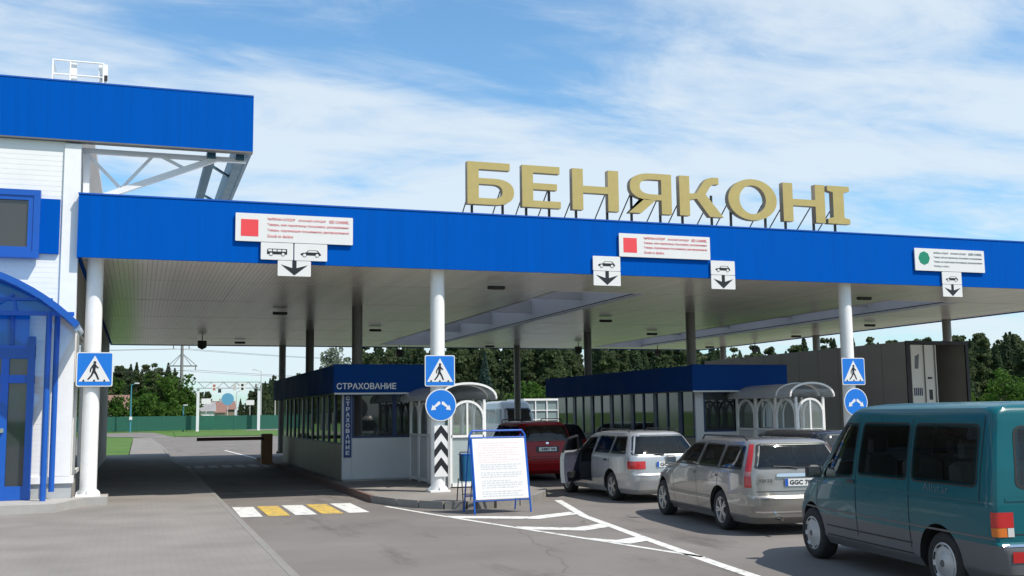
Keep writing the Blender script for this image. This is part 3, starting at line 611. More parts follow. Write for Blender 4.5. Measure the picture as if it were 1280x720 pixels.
# ------------------------------------------------------------------ big letters on the canopy
def stroke_outline(pts, wd): pass
def letter_shapes():
    S = {}
    v, h = .27, .19
    def bow(x0, x1, y0, y1, n=14, p=2.4):      # right-hand bowl from (x0,y1) round to (x0,y0)
        out = []; cy = (y0 + y1) / 2; ry = (y1 - y0) / 2
        for i in range(n + 1):
            t = math.pi / 2 - math.pi * i / n
            out.append((x0 + (x1 - x0) * abs(math.cos(t)) ** (2 / p), cy + ry * math.copysign(abs(math.sin(t)) ** (2 / p), math.sin(t))))
        return out
    S['Б'] = (1.12, [[(0, 0)] + bow(.62, 1.12, 0, .62)[::-1] + [(v, .62), (v, .83), (1.02, .83), (1.02, 1), (0, 1)], [(v, .15)] + bow(.60, .84, .15, .48)[::-1] + [(v, .48)]])
    S['Е'] = (.95, [[(0, 0), (.95, 0), (.95, .16), (v, .16), (v, .43), (.86, .43), (.86, .58), (v, .58), (v, .83), (.93, .83), (.93, 1), (0, 1)]])
    S['Н'] = (1.17, [[(0, 0), (v, 0), (v, .42), (1.17 - v, .42), (1.17 - v, 0), (1.17, 0), (1.17, 1), (1.17 - v, 1), (1.17 - v, .59), (v, .59), (v, 1), (0, 1)]])
    bl = [(1.14 - x, y) for x, y in bow(.50, 1.10, .33, 1.0)]
    bi = [(1.14 - x, y) for x, y in bow(.52, .84, .48, .85)]
    S['Я'] = (1.14, [[(1.14, 0), (1.14, 1)] + bl + [(.42, .36), (0, 0), (.33, 0), (.72, .34), (1.14 - v, .34), (1.14 - v, 0)], [(1.14 - v, .48), (1.14 - v, .85)] + bi])
    S['К'] = (1.17, [[(0, 0), (v, 0), (v, .40), (.46, .44), (.80, 0), (1.17, 0), (.70, .56), (.80, .72), (.86, .80), (.94, .83), (1.06, .83), (1.06, 1), (.88, 1), (.74, .96), (.64, .86), (.46, .58), (v, .56), (v, 1), (0, 1)]])
    S['О'] = (1.32, [[(.66 + .66 * math.cos(a), .5 + .53 * math.sin(a)) for a in np.linspace(0, 2 * math.pi, 40, endpoint=False)], [(.66 + .36 * math.cos(a), .5 + .37 * math.sin(a)) for a in np.linspace(0, 2 * math.pi, 32, endpoint=False)]])
    S['І'] = (.62, [[(0, 0), (.62, 0), (.62, .13), (.46, .17), (.46, .83), (.62, .87), (.62, 1), (0, 1), (0, .87), (.16, .83), (.16, .17), (0, .13)]])
    return S
LS = letter_shapes(); LZ, LH, LYP = 6.68, 1.0, 23.42
NTH = {'Б': 'first letter of the row', 'Е': 'second letter of the row', 'Я': 'fourth letter of the row', 'К': 'fifth letter of the row', 'О': 'round sixth letter', 'І': 'last and narrowest letter, at the right end'}
seen = 0
for ch, x0, x1 in (('Б', 7.02, 8.16), ('Е', 8.36, 9.33), ('Н', 9.63, 10.84), ('Я', 11.10, 12.27), ('К', 12.49, 13.71), ('О', 13.86, 15.27), ('Н', 15.46, 16.72), ('І', 16.80, 17.48)):
    wd, outs = LS[ch]; sx = (x1 - x0) / wd
    if ch == 'Н': lab = 'gold block letter Н on the canopy edge, ' + ('third letter of the row' if seen == 0 else 'seventh letter, beside the last one'); seen += 1
    else: lab = 'gold block letter %s on the canopy edge, %s' % (ch, NTH[ch])
    t = thing('sign_letter', lab, 'letter', (x0, LYP, ZT + .03), 0, 'gold letters along the top of the blue fascia')
    me = flat_mesh([[(x * sx, y * LH) for x, y in o] for o in outs], .17); set_mat(me, GOLD, GOLDSIDE)
    for p in me.polygons: p.material_index = 0 if p.normal.y < -.7 else 1
    fb = put('letter_face', me, t); fb.location = (0, -.17, LZ - ZT - .03)
    legs = (.16, wd - .22) if ch != 'І' else (.31,)
    for lx in legs:
        X = lx * sx; MB().bar((X, .03, 0), (X, .03, LZ - ZT + .55), .05, .05).build('leg', DARK, t)
        MB().bar((X, .05, LZ - ZT + .5), (X, 1.0, 0.02), .022, .022).build('strut', DARK, t)

# ------------------------------------------------------------------ signs on the fascia
def board(name, label, cat, x0, x1, z0, z1, y, group=None, r=.02, th=.03):
    t = thing(name, label, cat, ((x0 + x1) / 2, y, z0), 0, group); hw = (x1 - x0) / 2
    me = flat_mesh([rrect(-hw, hw, 0, z1 - z0, r)], th); set_mat(me, SIGNW); put('plate', me, t); return t, hw, z1 - z0
def paint(t, outs, m, name='print', y=-.003, th=.003):
    me = flat_mesh(outs, th); set_mat(me, m); o = put(name, me, t); o.location = (0, y, 0); return o
def write(t, s, x, z, wdt, hgt, m, bold=0.0, y=-.004, name='lettering', align='LEFT'):
    me = text_mesh(s, hgt * 1.4, wdt, hgt, bold, .003, align); set_mat(me, m); o = put(name, me, t, kind='stuff' if hgt < .1 else None); o.location = (x, y, z); return o
REDT = ('ЧЫРВОНЫ КАЛІДОР   КРАСНЫЙ КОРИДОР   RED CHANNEL', 'Тавары, якія падлягаюць пісьмоваму дэклараванню', 'Товары, подлежащие письменному декларированию', 'Goods to declare')
GRNT = ('ЗЯЛЁНЫ КАЛІДОР   ЗЕЛЕНЫЙ КОРИДОР   GREEN CHANNEL', 'Тавары, якія не падлягаюць пісьмоваму дэклараванню', 'Товары, не подлежащие письменному декларированию', 'Nothing to declare')
def channel(label, x0, x1, z0, z1, green=False):
    t, hw, H = board('channel_sign', label, 'sign', x0, x1, z0, z1, YF - .06, 'customs channel boards on the blue fascia')
    wd = 2 * hw; s = .125 * wd / 2.5 * 1.35
    if green: paint(t, [circle(-hw + .13 * wd, H * .56, .185, 8)], SIGNGREEN, 'green_octagon')
    else: paint(t, [rect(-hw + .045 * wd, -hw + .19 * wd, H * .18, H * .18 + .145 * wd)], SIGNRED, 'red_square')
    tx = -hw + .265 * wd; tw = .70 * wd; m = GREYTXT if green else mat('sign_red_print', (.70, .10, .12), .5, 0, 0)
    for i, s_ in enumerate(GRNT if green else REDT):
        zz = H * (.765 - .20 * i)
        if i == 0:
            ws_ = s_.split('   '); n_ = sum(len(q) for q in ws_) + 4; x_ = tx
            for q in ws_: wq_ = tw * len(q) / n_; write(t, q, x_, zz, wq_, .064, m, .0); x_ += wq_ + tw * 2 / n_
        else: write(t, s_, tx, zz, tw if i < 3 else tw * .31, .064, m, .0)
    return t
channel('white red-channel board with red square over the bus and car plates at the left', 1.84, 4.35, 5.585, 6.19)
channel('white red-channel board with red square under the gold letters', 10.77, 13.23, 5.575, 6.14)
channel('white green-channel board with a dark green octagon at the right', 19.38, 21.68, 5.52, 6.12, True)
def car_icon(t, hw, H):
    s = hw * .62; cz0 = H * .28
    body = [(-1, .12), (-1, .42), (-.82, .55), (-.5, .62), (-.42, .60), (.82, .62), (.95, .5), (1.0, .15), (.9, .1)]
    paint(t, [[(x * s, cz0 + y * s * .55) for x, y in body]], SIGNBLK, 'car_symbol')
    cab = [(-.5, .6), (-.25, .98), (-.15, 1.02), (.55, 1.02), (.65, .98), (.88, .58)]; cin = [(-.36, .62), (-.17, .94), (.53, .94), (.74, .62)]
    paint(t, [[(x * s, cz0 + y * s * .6 - .004) for x, y in cab], [(x * s, cz0 + y * s * .6) for x, y in cin]], SIGNBLK, 'car_symbol', -.0035)
    for cx_ in (-.62, .62):
        paint(t, [circle(cx_ * s, cz0 + .08 * s, .2 * s, 18)], SIGNBLK, 'wheel_symbol', -.0045); paint(t, [circle(cx_ * s, cz0 + .08 * s, .15 * s, 18)], SIGNW, 'wheel_symbol', -.007)
def bus_icon(t, hw, H):
    s = hw * .62; cz0 = H * .28
    b = [(-1, .1), (-1, .75), (-.92, .98), (-.85, 1.02), (.95, 1.02), (1, .95), (1, .1)]; o = [[(x * s, cz0 + y * s * .62) for x, y in b]]
    for k in range(4): o.append([(x * s, cz0 + y * s * .62) for x, y in rect(-.88 + .46 * k, -.50 + .46 * k, .58, .92)])
    paint(t, o, SIGNBLK, 'bus_symbol')
    for cx_ in (-.6, .6):
        paint(t, [circle(cx_ * s, cz0 + .08 * s, .19 * s, 18)], SIGNBLK, 'wheel_symbol', -.0045); paint(t, [circle(cx_ * s, cz0 + .08 * s, .14 * s, 18)], SIGNW, 'wheel_symbol', -.007)
def arrow_icon(t, hw, H):
    paint(t, [[(-.13 * hw, H), (-.13 * hw, H * .53), (-.82 * hw, H * .74), (0, H * .05), (.82 * hw, H * .74), (.13 * hw, H * .53), (.13 * hw, H)]], SIGNBLK, 'arrow_symbol')
def plate(kind, label, x0, x1, z0, z1):
    t, hw, H = board({'car': 'car_plate', 'bus': 'bus_plate', 'arrow': 'arrow_plate'}[kind], label, 'sign', x0, x1, z0, z1, YF - .055, 'small lane plates under the channel boards', .018, .025)
    {'car': car_icon, 'bus': bus_icon, 'arrow': arrow_icon}[kind](t, hw, H)
plate('bus', 'white plate with a black bus symbol under the left board', 2.375, 3.06, 5.205, 5.575)
plate('car', 'white plate with a black car symbol beside the bus plate', 3.085, 3.79, 5.205, 5.575)
plate('arrow', 'white plate with a black down arrow under the bus and car plates', 2.735, 3.44, 4.86, 5.195)
plate('car', 'white car plate at the lower left corner of the board under the gold letters', 10.08, 10.79, 5.215, 5.565)
plate('arrow', 'white arrow plate under the car plate left of the middle board', 10.09, 10.79, 4.86, 5.205)
plate('car', 'white car plate at the lower right corner of the middle board', 13.24, 13.91, 5.215, 5.565)
plate('arrow', 'white arrow plate under the car plate right of the middle board', 13.24, 13.91, 4.86, 5.205)
plate('car', 'white car plate under the green-channel board', 20.24, 20.88, 5.18, 5.51)
plate('arrow', 'white arrow plate lowest under the green-channel board', 20.24, 20.88, 4.84, 5.17)

# ------------------------------------------------------------------ road signs on the columns
def ped_sign(label, x, z0, y, s=.70):
    t = thing('crossing_sign', label, 'sign', (x, y, z0), 0, 'square blue crossing signs on the columns'); h = s / 2
    me = flat_mesh([rrect(-h, h, 0, s, .04)], .02); set_mat(me, SIGNW); put('plate', me, t)
    b = .02; paint(t, [rrect(-h + b, h - b, b, s - b, .03)], SIGNBLUE, 'blue_field')
    tri = [(-.43 * s, .145 * s), (.43 * s, .145 * s), (0, .90 * s)]; paint(t, [tri], SIGNW, 'white_triangle', -.006)
    k = s
    def P(*q): return [(a * k, c * k) for a, c in q]
    paint(t, [circle(.0 * k, .70 * k, .042 * k, 14)], SIGNBLK, 'walker_head', -.009)
    paint(t, [P((-.045, .655), (.03, .655), (.055, .60), (.115, .545), (.09, .52), (.03, .56), (.02, .46), (.075, .36), (.135, .20), (.085, .20), (.03, .335), (-.02, .40), (-.06, .31), (-.15, .20), (-.205, .20), (-.105, .33), (-.06, .46), (-.055, .56), (-.09, .50), (-.10, .42), (-.135, .42), (-.125, .52))], SIGNBLK, 'walker', -.0095)
    for a in (-.30, -.01, .27): paint(t, [P((a - .03, .15), (a + .035, .15), (a + .02, .20), (a - .015, .20))], SIGNBLK, 'crossing_bar', -.009)
    MB().box(-.15, .15, .02, .05, s * .45, s * .55).build('bracket', LGREY, t); return t
def dir_sign(label, x, z0, y, d=.72):
    t = thing('direction_sign', label, 'sign', (x, y, z0), 0, 'round blue pass-either-side signs'); r = d / 2
    me = flat_mesh([circle(0, r, r, 40)], .02); set_mat(me, SIGNW); put('plate', me, t)
    paint(t, [circle(0, r, r - .022, 40)], SIGNBLUE, 'blue_field')
    a = [(-.03, .60), (-.02, .53), (-.19, .42), (-.155, .36), (-.32, .34), (-.27, .51), (-.235, .46), (-.075, .615)]
    for sgn in (-1, 1): paint(t, [[(sgn * x * d, z * d) for x, z in a]], SIGNW, 'arrow_symbol', -.006)
    return t
ped_sign('blue crossing sign on the white column by the terminal entrance', -.87, 2.52, 23.53, .70)
ped_sign('blue crossing sign on the middle white column beside the insurance kiosk', 6.40, 2.50, 23.44, .70)
ped_sign('blue crossing sign on the right white column in front of the trailer', 17.49, 2.50, 23.44, .70)
dir_sign('round blue sign with two arrows above the chevron plate', 6.42, 1.72, 23.44)
dir_sign('round blue sign with two arrows seen over the roof of the teal van', 17.52, 1.70, 23.44)
t, hw, H = board('chevron_plate', 'black and white chevron plate low on the middle white column', 'sign', 6.27, 6.58, .49, 1.62, 23.46, None, .005)
for k in range(3):
    z0 = .05 + k * .36; paint(t, [[(-hw, z0), (0, z0 + .2), (hw, z0), (hw, z0 + .18), (0, z0 + .38), (-hw, z0 + .18)]], SIGNBLK, 'chevron')

# ------------------------------------------------------------------ kiosks
BLIND = mat('pane_blind', (.085, .115, .10), .10, 0, .25, 1.5, spec=.6); KPANEL = mat('kiosk_side_panel', (.25, .24, .20), .4, .1, .12, 2, stretch=(1, 5, .3), spec=.4); NAVY = mat('navy_frame', (.01, .03, .10), .4, 0, .05, 4)
PAPER = mat('paper', (.75, .75, .72), .8, 0, .05, 5)
def kiosk(label, X0, X1, Y0, Y1, Z0=.15, ZP0=2.46, ZP1=3.18, wx=.3, wy=.42, insured=True):
    """parapet outline X0..X1 x Y0..Y1, walls set back by wx, wy"""
    t = thing('kiosk', label, 'kiosk', (X0 + wx, Y0 + wy, Z0), 0)
    ox, oy = X0 + wx, Y0 + wy; W = X1 - X0 - 2 * wx; D = Y1 - Y0 - 2 * wy; zp0, zp1 = ZP0 - Z0, ZP1 - Z0
    pr = MB(); e = .05
    pr.box(-wx, W + wx, -wy, -wy + e, zp0, zp1); pr.box(-wx, W + wx, D + wy - e, D + wy, zp0, zp1); pr.box(-wx, -wx + e, -wy + e, D + wy - e, zp0, zp1); pr.box(W + wx - e, W + wx, -wy + e, D + wy - e, zp0, zp1)
    par = pr.build('parapet', KBLUE, t)
    MB().box(-wx + e, W + wx - e, -wy + e, D + wy - e, zp0 + .04, zp0 + .12).build('eaves_soffit', GPANEL, t)
    MB().box(-wx - .01, W + wx + .01, -wy - .01, -wy + e + .02, zp1, zp1 + .025).build('coping', KBLUE, par)
    MB().box(-wx + .02, W + wx - .02, -wy - .004, -wy + .046, zp0 - .045, zp0).build('trim_strip', LGREY, par)
    zs, zh = 1.12, 2.29        # sill and head above the island
    MB().box(.03, W - .03, .03, D - .03, 0, .08).build('base', CONC, t)
    # front wall: panel below, glass above, corner posts
    MB().box(.26, W, .0, .06, .05, zs).build('front_panel', GPANEL, t)
    MB().box(0, .255, -.012, .06, .05, zp0 + .05).build('corner_panel', GPANEL, t)
    MB().box(W - .2, W, -.006, .06, zs, zp0 + .05).build('corner_panel', GPANEL, t)
    MB().box(.26, W - .2, .0, .055, zh, zp0 + .05).build('head_panel', GPANEL, t)
    g = MB().box(.28, W - .2, .03, .045, zs + .04, zh - .02).build('front_window', DKGLASS, t)
    for a, b, c, d in ((.26, W - .2, zs, zs + .05), (.26, W - .2, zh - .05, zh), (.26, .32, zs + .05, zh - .05), (W - .26, W - .2, zs + .05, zh - .05), (1.36, 1.47, zs + .05, zh - .05)): MB().box(a, b, .008, .029, c, d).build('window_frame', NAVY, g)
    # left wall: bays of navy mullions, panes and lower panels
    nb = 12 if insured else 13; st = (D - .2) / nb
    for i in range(nb):
        y0 = .1 + i * st
        MB().box(0, .05, y0 + .01, y0 + st - .01, .05, .96).build('side_panel', KPANEL, t)
        MB().box(.02, .03, y0 + .05, y0 + st - .05, 1.0, zh).build('window_pane', (BLIND if (i * 7 + (0 if insured else 3)) % 4 in (1, 2) else DKGLASS), t)
        MB().box(-.012, .05, y0 - (.11 if i % 2 else .04), y0 + (.11 if i % 2 else .04), .97, zh).build('mullion', NAVY, t)
        if insured and i in (1, 2, 3, 5): MB().box(.012, .018, y0 + .25, y0 + .25 + .28, 1.3, 1.8).build('paper_notice', PAPER, t)
    MB().box(-.015, .05, .06, D - .06, .96, 1.0).build('side_sill', NAVY, t); MB().box(-.015, .05, .06, D - .06, zh, zp0 + .05).build('side_head', KPANEL, t)
    MB().box(W - .06, W, .062, D, .05, zp0 + .05).build('right_wall', GPANEL, t); MB().box(0.06, W - .062, D - .06, D, .05, zp0 + .05).build('rear_wall', GPANEL, t)
    MB().box(.06, W - .07, .5, D - .07, .05, zp0).build('interior', mat('interior_dark', (.05, .05, .05), .8, 0, .1, 2), t)
    return t, par, W
k1, par1, W1 = kiosk('kiosk with navy parapet and two insurance signs on the traffic island', 4.78, 7.95, 28.0, 41.2)
o = write(k1, 'СТРАХОВАНИЕ', -.22, 2.40, 1.58, .165, SIGNW, .004, -.425)
vs = MB().box(.045, .245, -.04, -.014, .62, 2.27).build('vertical_sign', mat('navy_sign', (.012, .04, .17), .4, 0, .05), k1)
for i, ch in enumerate('СТРАХОВАНИЕ'):
    me = text_mesh(ch, .15, .098, .105, .004, .003); set_mat(me, SIGNW); q = put('sign_letter_small', me, vs); q.location = (.096, -.043, 2.12 - i * .143)
k2, par2, W2 = kiosk('second kiosk with navy parapet behind the silver estate cars, no lettering', 14.95, 18.1, 27.4, 39.2, insured=False)

# ------------------------------------------------------------------ arched entrance porches of the kiosks
def porch(label, x0, x1, y0, y1):
    """barrel-roofed glazed passage from y1 (kiosk) to its front at y0"""
    t = thing('arched_porch', label, 'porch', ((x0 + x1) / 2, y0, .15), 0, 'glazed barrel-roofed porches in front of the kiosks'); hw = (x1 - x0) / 2; L = y1 - y0
    ov = .26; zs, rise = 2.07, .36; a_ = hw + ov
    P = []
    for y in (-.12, L):
        row = []
        for i in range(17):
            a = math.pi * i / 16; row.append((-a_ * math.cos(a), y, zs + .02 + rise * math.sin(a) ** .9))
        P.append(row)
    rf = MB().grid(P); ro = rf.build('roof_sheet', POLY, t, 60)
    for y in (-.12, .55):
        m = MB()
        A = [(-a_ * math.cos(math.pi * i / 16), y, zs + .015 + rise * math.sin(math.pi * i / 16) ** .9) for i in range(17)]
        for a, b in zip(A[:-1], A[1:]): m.bar(a, b, .035, .05)
        m.build('roof_rib', PVC, ro)
    for s in (-1, 1): MB().bar((s * a_, -.1, zs + .01), (s * a_, L, zs + .01), .04, .04).build('eaves_rail', LGREY, ro)
    def arch_panel(name, cx_, half, base, plane, z1=2.02):
        """arched glazed frame, plane(u,z)->xyz"""
        w = .055; zc_ = z1 - half
        m = MB(); out = [(-half, base), (-half, zc_)] + [(-half * math.cos(math.pi * i / 14), zc_ + half * math.sin(math.pi * i / 14)) for i in range(1, 14)] + [(half, zc_), (half, base)]
        for a, b in zip(out[:-1], out[1:]): m.bar(plane(cx_ + a[0], a[1]), plane(cx_ + b[0], b[1]), w, w)
        m.bar(plane(cx_ - half, 1.2), plane(cx_ + half, 1.2), w, w); m.bar(plane(cx_ - half, base + .04), plane(cx_ + half, base + .04), w, .08)
        if name == 'front_arch': m.bar(plane(cx_, 1.2), plane(cx_, z1), w * .8, w * .8)
        fo = m.build(name, PVC, t)
        g = MB(); rows = [plane(cx_ + a[0], a[1]) for a in out]; g.add(rows, [tuple(range(len(rows)))]); g.build('pane', CLEAR, fo)
        lp = MB(); q = [plane(cx_ - half, .08), plane(cx_ + half, .08), plane(cx_ + half, 1.18), plane(cx_ - half, 1.18)]; off = Vector(plane(0, 0)) * 0
        lp.add(q, [(0, 1, 2, 3)]); return fo
    def fpl(u, z): return (u, 0.0, z)
    arch_panel('front_arch', 0, hw - .03, .03, fpl)
    MB().box(-hw + .06, hw - .06, .012, .03, .1, 1.16).build('lower_panel', GPANEL, t)
    for s in (-1, 1):
        def spl(u, z, s=s): return (s * hw, u, z)
        n = max(3, round(L / .95)); st = L / n
        for k in range(n):
            arch_panel('side_arch', st * (k + .5), st / 2 - .06, .03, spl)
            MB().box(s * hw - .012, s * hw + .012, st * k + .1, st * (k + 1) - .1, .1, 1.16).build('lower_panel', GPANEL, t)
        for k in range(n + 1): MB().bar((s * hw, max(.02, min(L - .02, st * k)), 0), (s * hw, max(.02, min(L - .02, st * k)), zs), .06, .06).build('post', PVC, t)
    return t
porch('arched porch beside the chevron column, with sunlit white front arch', 6.93, 7.80, 24.55, 28.40)
porch('arched porch seen over the beige estate car, in front of the trailer side', 16.6, 17.45, 24.75, 27.8)

# ------------------------------------------------------------------ notice board, litter bin, barrier
nb = thing('notice_board', 'white A-frame notice board in a blue tube frame at the island tip', 'notice board', (6.58, 19.62, 0), R(5))
def fr_pts(tilt, y): return lambda x, z: (x, y + z * tilt, z)
F = fr_pts(.17, -.02); Bk = fr_pts(-.2, .64)
fm = MB(); HW = .58
fm.path([F(-HW, 0), F(-HW + .0, 1.46), F(-HW + .06, 1.55), F(HW - .06, 1.55), F(HW, 1.46), F(HW, 0)], .018); fm.path([F(-HW, .24), F(HW, .24)], .015); fm.path([F(-HW, 1.42), F(HW, 1.42)], .015)
fm.build('front_frame', FRAMEBLUE, nb)
bm_ = MB(); bm_.path([Bk(-HW + .04, 0), Bk(-HW + .04, 1.47)], .016); bm_.path([Bk(HW - .04, 0), Bk(HW - .04, 1.47)], .016); bm_.path([Bk(-HW + .04, .3), Bk(HW - .04, .3)], .014); bm_.build('rear_frame', FRAMEBLUE, nb)
pm = MB(); a, b = .27, 1.40
pm.add([(-.545, F(0, a)[1] - .03, a), (.545, F(0, a)[1] - .03, a), (.545, F(0, b)[1] - .03, b), (-.545, F(0, b)[1] - .03, b), (-.545, F(0, a)[1] - .008, a), (.545, F(0, a)[1] - .008, a), (.545, F(0, b)[1] - .008, b), (-.545, F(0, b)[1] - .008, b)], [(0, 1, 2, 3), (7, 6, 5, 4), (0, 4, 5, 1), (1, 5, 6, 2), (2, 6, 7, 3), (3, 7, 4, 0)])
brd = pm.build('board', SIGNW, nb)
for q in ((-.57, -.545, a, b), (.545, .57, a, b)):
    fz = MB(); fz.add([(q[0], F(0, a)[1] - .034, a), (q[1], F(0, a)[1] - .034, a), (q[1], F(0, b)[1] - .034, b), (q[0], F(0, b)[1] - .034, b), (q[0], F(0, a)[1] - .005, a), (q[1], F(0, a)[1] - .005, a), (q[1], F(0, b)[1] - .005, b), (q[0], F(0, b)[1] - .005, b)], [(0, 1, 2, 3), (7, 6, 5, 4), (0, 4, 5, 1), (1, 5, 6, 2), (2, 6, 7, 3), (3, 7, 4, 0)]); fz.build('board_edge', FRAMEBLUE, brd)
FAINTP = mat('faint_red_print', (.76, .58, .58), .6, 0, 0); FAINTG = mat('faint_grey_print', (.52, .53, .55), .6, 0, 0)
rr_ = random.Random(3); z = 1.32; k = 0
alphabet = 'абвгдежзиклмнопрстуфхцчшыэюя'
def words(n):
    s = ''
    while len(s) < n: s += ''.join(rr_.choice(alphabet) for _ in range(rr_.randint(2, 9))) + ' '
    return s[:n]
rows = [(1.31, 'r')] + [(1.31 - .045 * i, 'r') for i in range(1, 9)] + [(.90 - .04 * i, 'g') for i in range(3)] + [(.75 - .04 * i, 'g') for i in range(3)] + [(.60 - .042 * i, 'g') for i in range(4)] + [(.40 - .042 * i, 'g') for i in range(3)]
for z, c in rows:
    m = MB(); x = -.44 + (.0 if c == 'r' else .03); xe = .44 - rr_.choice((0, 0, .1, .25))
    while x < xe:     # tiny print, illegible at this size: dashes the length of words
        L_ = rr_.uniform(.02, .09); x2 = min(x + L_, xe); y = F(0, z)[1] - .0335; dz = .020
        m.add([(x, y, z), (x2, y, z), (x2, y + .17 * dz, z + dz), (x, y + .17 * dz, z + dz)], [(0, 1, 2, 3)]); x = x2 + .018
    m.build('print_line', FAINTP if c == 'r' else FAINTG, brd)
bin_ = thing('litter_bin', 'narrow blue litter bin on a dark stand behind the notice board', 'bin', (6.22, 20.75, .0), R(8))
s = MB().bbox(-.13, .13, -.12, .12, .55, 1.08, .02).build('bucket', mat('bin_blue', (.006, .10, .22), .4, 0, .1, 6), bin_)
MB().box(-.135, .135, -.125, .125, 1.065, 1.085).build('rim', FRAMEBLUE, s)
st = MB()
for x in (-.15, .15): st.path([(x, -.14, 0), (x, -.06, .6), (x, .02, 1.12)], .012); st.path([(x, .2, 0), (x, .1, .6)], .012)
st.path([(-.15, .02, 1.12), (.15, .02, 1.12)], .012); st.path([(-.15, -.1, .3), (.15, -.1, .3)], .01); st.build('stand', DARK, bin_)
bar_ = thing('barrier_gate', 'brown barrier cabinet with lowered boom across the far lane', 'barrier', (4.44, 40.2, .0))
MB().bbox(-.19, .19, -.2, .2, .14, 1.24, .02).build('cabinet', mat('barrier_brown', (.34, .17, .05), .5, 0, .15, 4), bar_)
MB().box(-2.45, -.19, -.05, .03, 1.02, 1.14).build('boom', WOODRED, bar_); MB().tube((-.19, -.25, 1.08), (-.19, .1, 1.08), .06).build('boom_hub', DARK, bar_)

# ------------------------------------------------------------------ vehicles
class Body:
    """body as stacked plan outlines: rows (z, x_rear, x_front, half width, corner power rear, corner power front); x forward, origin under the rear axle"""
    def __init__(s, rows, xc):
        A = np.array(rows, float); s.z = A[:, 0]; s.A = A; s.xc = xc
        # light smoothing of the key rows
        zz = []
        for a, b in zip(s.z[:-1], s.z[1:]): zz += list(np.linspace(a, b, max(2, int((b - a) / .03) + 1), endpoint=False))
        s.levels = zz + [s.z[-1]]
    def par(s, z): return [np.interp(z, s.z, s.A[:, k]) for k in range(1, 6)]
    def side_y(s, x, z):
        xr, xf, w, nr, nf = s.par(z)
        if x < s.xc: u = min(1, (s.xc - x) / (s.xc - xr)); n = nr
        else: u = min(1, (x - s.xc) / (xf - s.xc)); n = nf
        return w * max(0, 1 - u ** n) ** (1 / n)
    def rear_x(s, y, z):
        xr, xf, w, nr, nf = s.par(z); v = min(1, abs(y) / w); return s.xc - (s.xc - xr) * max(0, 1 - v ** nr) ** (1 / nr)
    def contour(s, z):
        xr, xf, w, nr, nf = s.par(z); pts = []
        per = [(u, 1.0) for u in np.concatenate([np.linspace(0, .8, 15, endpoint=False), np.linspace(.8, 1, 9)])] + [(1.0, v) for v in np.concatenate([np.linspace(1, .75, 7)[1:], np.linspace(.75, 0, 7)[1:]])]
        def q(sx, n, a):
            o = []
            for u, v in per:
                k = (u ** n + v ** n) ** (-1 / n); o.append((s.xc + sx * a * u * k, w * v * k))
            return o
        r = q(-1, nr, s.xc - xr); f = q(1, nf, xf - s.xc)
        left = f[::-1] + r[1:]              # front centre -> left side -> rear centre
        right = [(x, -y) for x, y in left[::-1][1:-1]]
        return [(x, y, z) for x, y in left + right]
    def mesh_data(s):
        R_ = [s.contour(z) for z in s.levels]; n = len(R_[0]); mb = MB()
        vs = [p for r in R_ for p in r]; fs = [tuple(range(n - 1, -1, -1))]
        for k in range(len(R_) - 1):
            for i in range(n): fs.append((k * n + i, k * n + (i + 1) % n, (k + 1) * n + (i + 1) % n, (k + 1) * n + i))
        fs.append(tuple((len(R_) - 1) * n + i for i in range(n)))
        return vs, fs
def boolean(me, cut):
    a = bpy.data.objects.new('a', me); b = bpy.data.objects.new('b', cut); COL.objects.link(a); COL.objects.link(b)
    m = a.modifiers.new('b', 'BOOLEAN'); m.operation = 'DIFFERENCE'; m.object = b; m.solver = 'EXACT'; m.material_mode = 'TRANSFER'
    dg = bpy.context.evaluated_depsgraph_get(); dg.update(); out = bpy.data.meshes.new_from_object(a.evaluated_get(dg), depsgraph=dg)
    COL.objects.unlink(a); COL.objects.unlink(b); bpy.data.objects.remove(a); bpy.data.objects.remove(b); return out
def rgrid(nu=11, nv=9, r=.18):
    """unit square grid with rounded corners, rows of (u,v) in 0..1"""
    V = np.unique(np.concatenate([np.linspace(0, r, 4), np.linspace(r, 1 - r, nv - 4), np.linspace(1 - r, 1, 4)])) if r > 0 else np.linspace(0, 1, nv)
    rows = []
    for v in V:
        e = max(0, r - v, v - (1 - r)) / r if r > 0 else 0
        ins = r * .5 * (1 - math.sqrt(max(0, 1 - e * e)))
        rows.append([(ins + (1 - 2 * ins) * u, v) for u in np.linspace(0, 1, nu)])
    return rows
def bil(c, u, v): return tuple((c[0][k] * (1 - u) + c[1][k] * u) * (1 - v) + (c[3][k] * (1 - u) + c[2][k] * u) * v for k in range(2))
def side_patch(B, corners, off, side=1, r=.12, nu=13, nv=9):
    """corners (x,z): rear-bottom, front-bottom, front-top, rear-top"""
    mb = MB(); P = []
    for row in rgrid(nu, nv, r): P.append([(x, side * (B.side_y(x, z) + off), z) for x, z in (bil(corners, u, v) for u, v in row)])
    return mb.grid(P, flip=(side > 0))
def rear_patch(B, corners, off, r=.12, nu=13, nv=9):
    mb = MB(); P = []
    for row in rgrid(nu, nv, r): P.append([(B.rear_x(y, z) - off, y, z) for y, z in (bil(corners, u, v) for u, v in row)])
    return mb.grid(P)
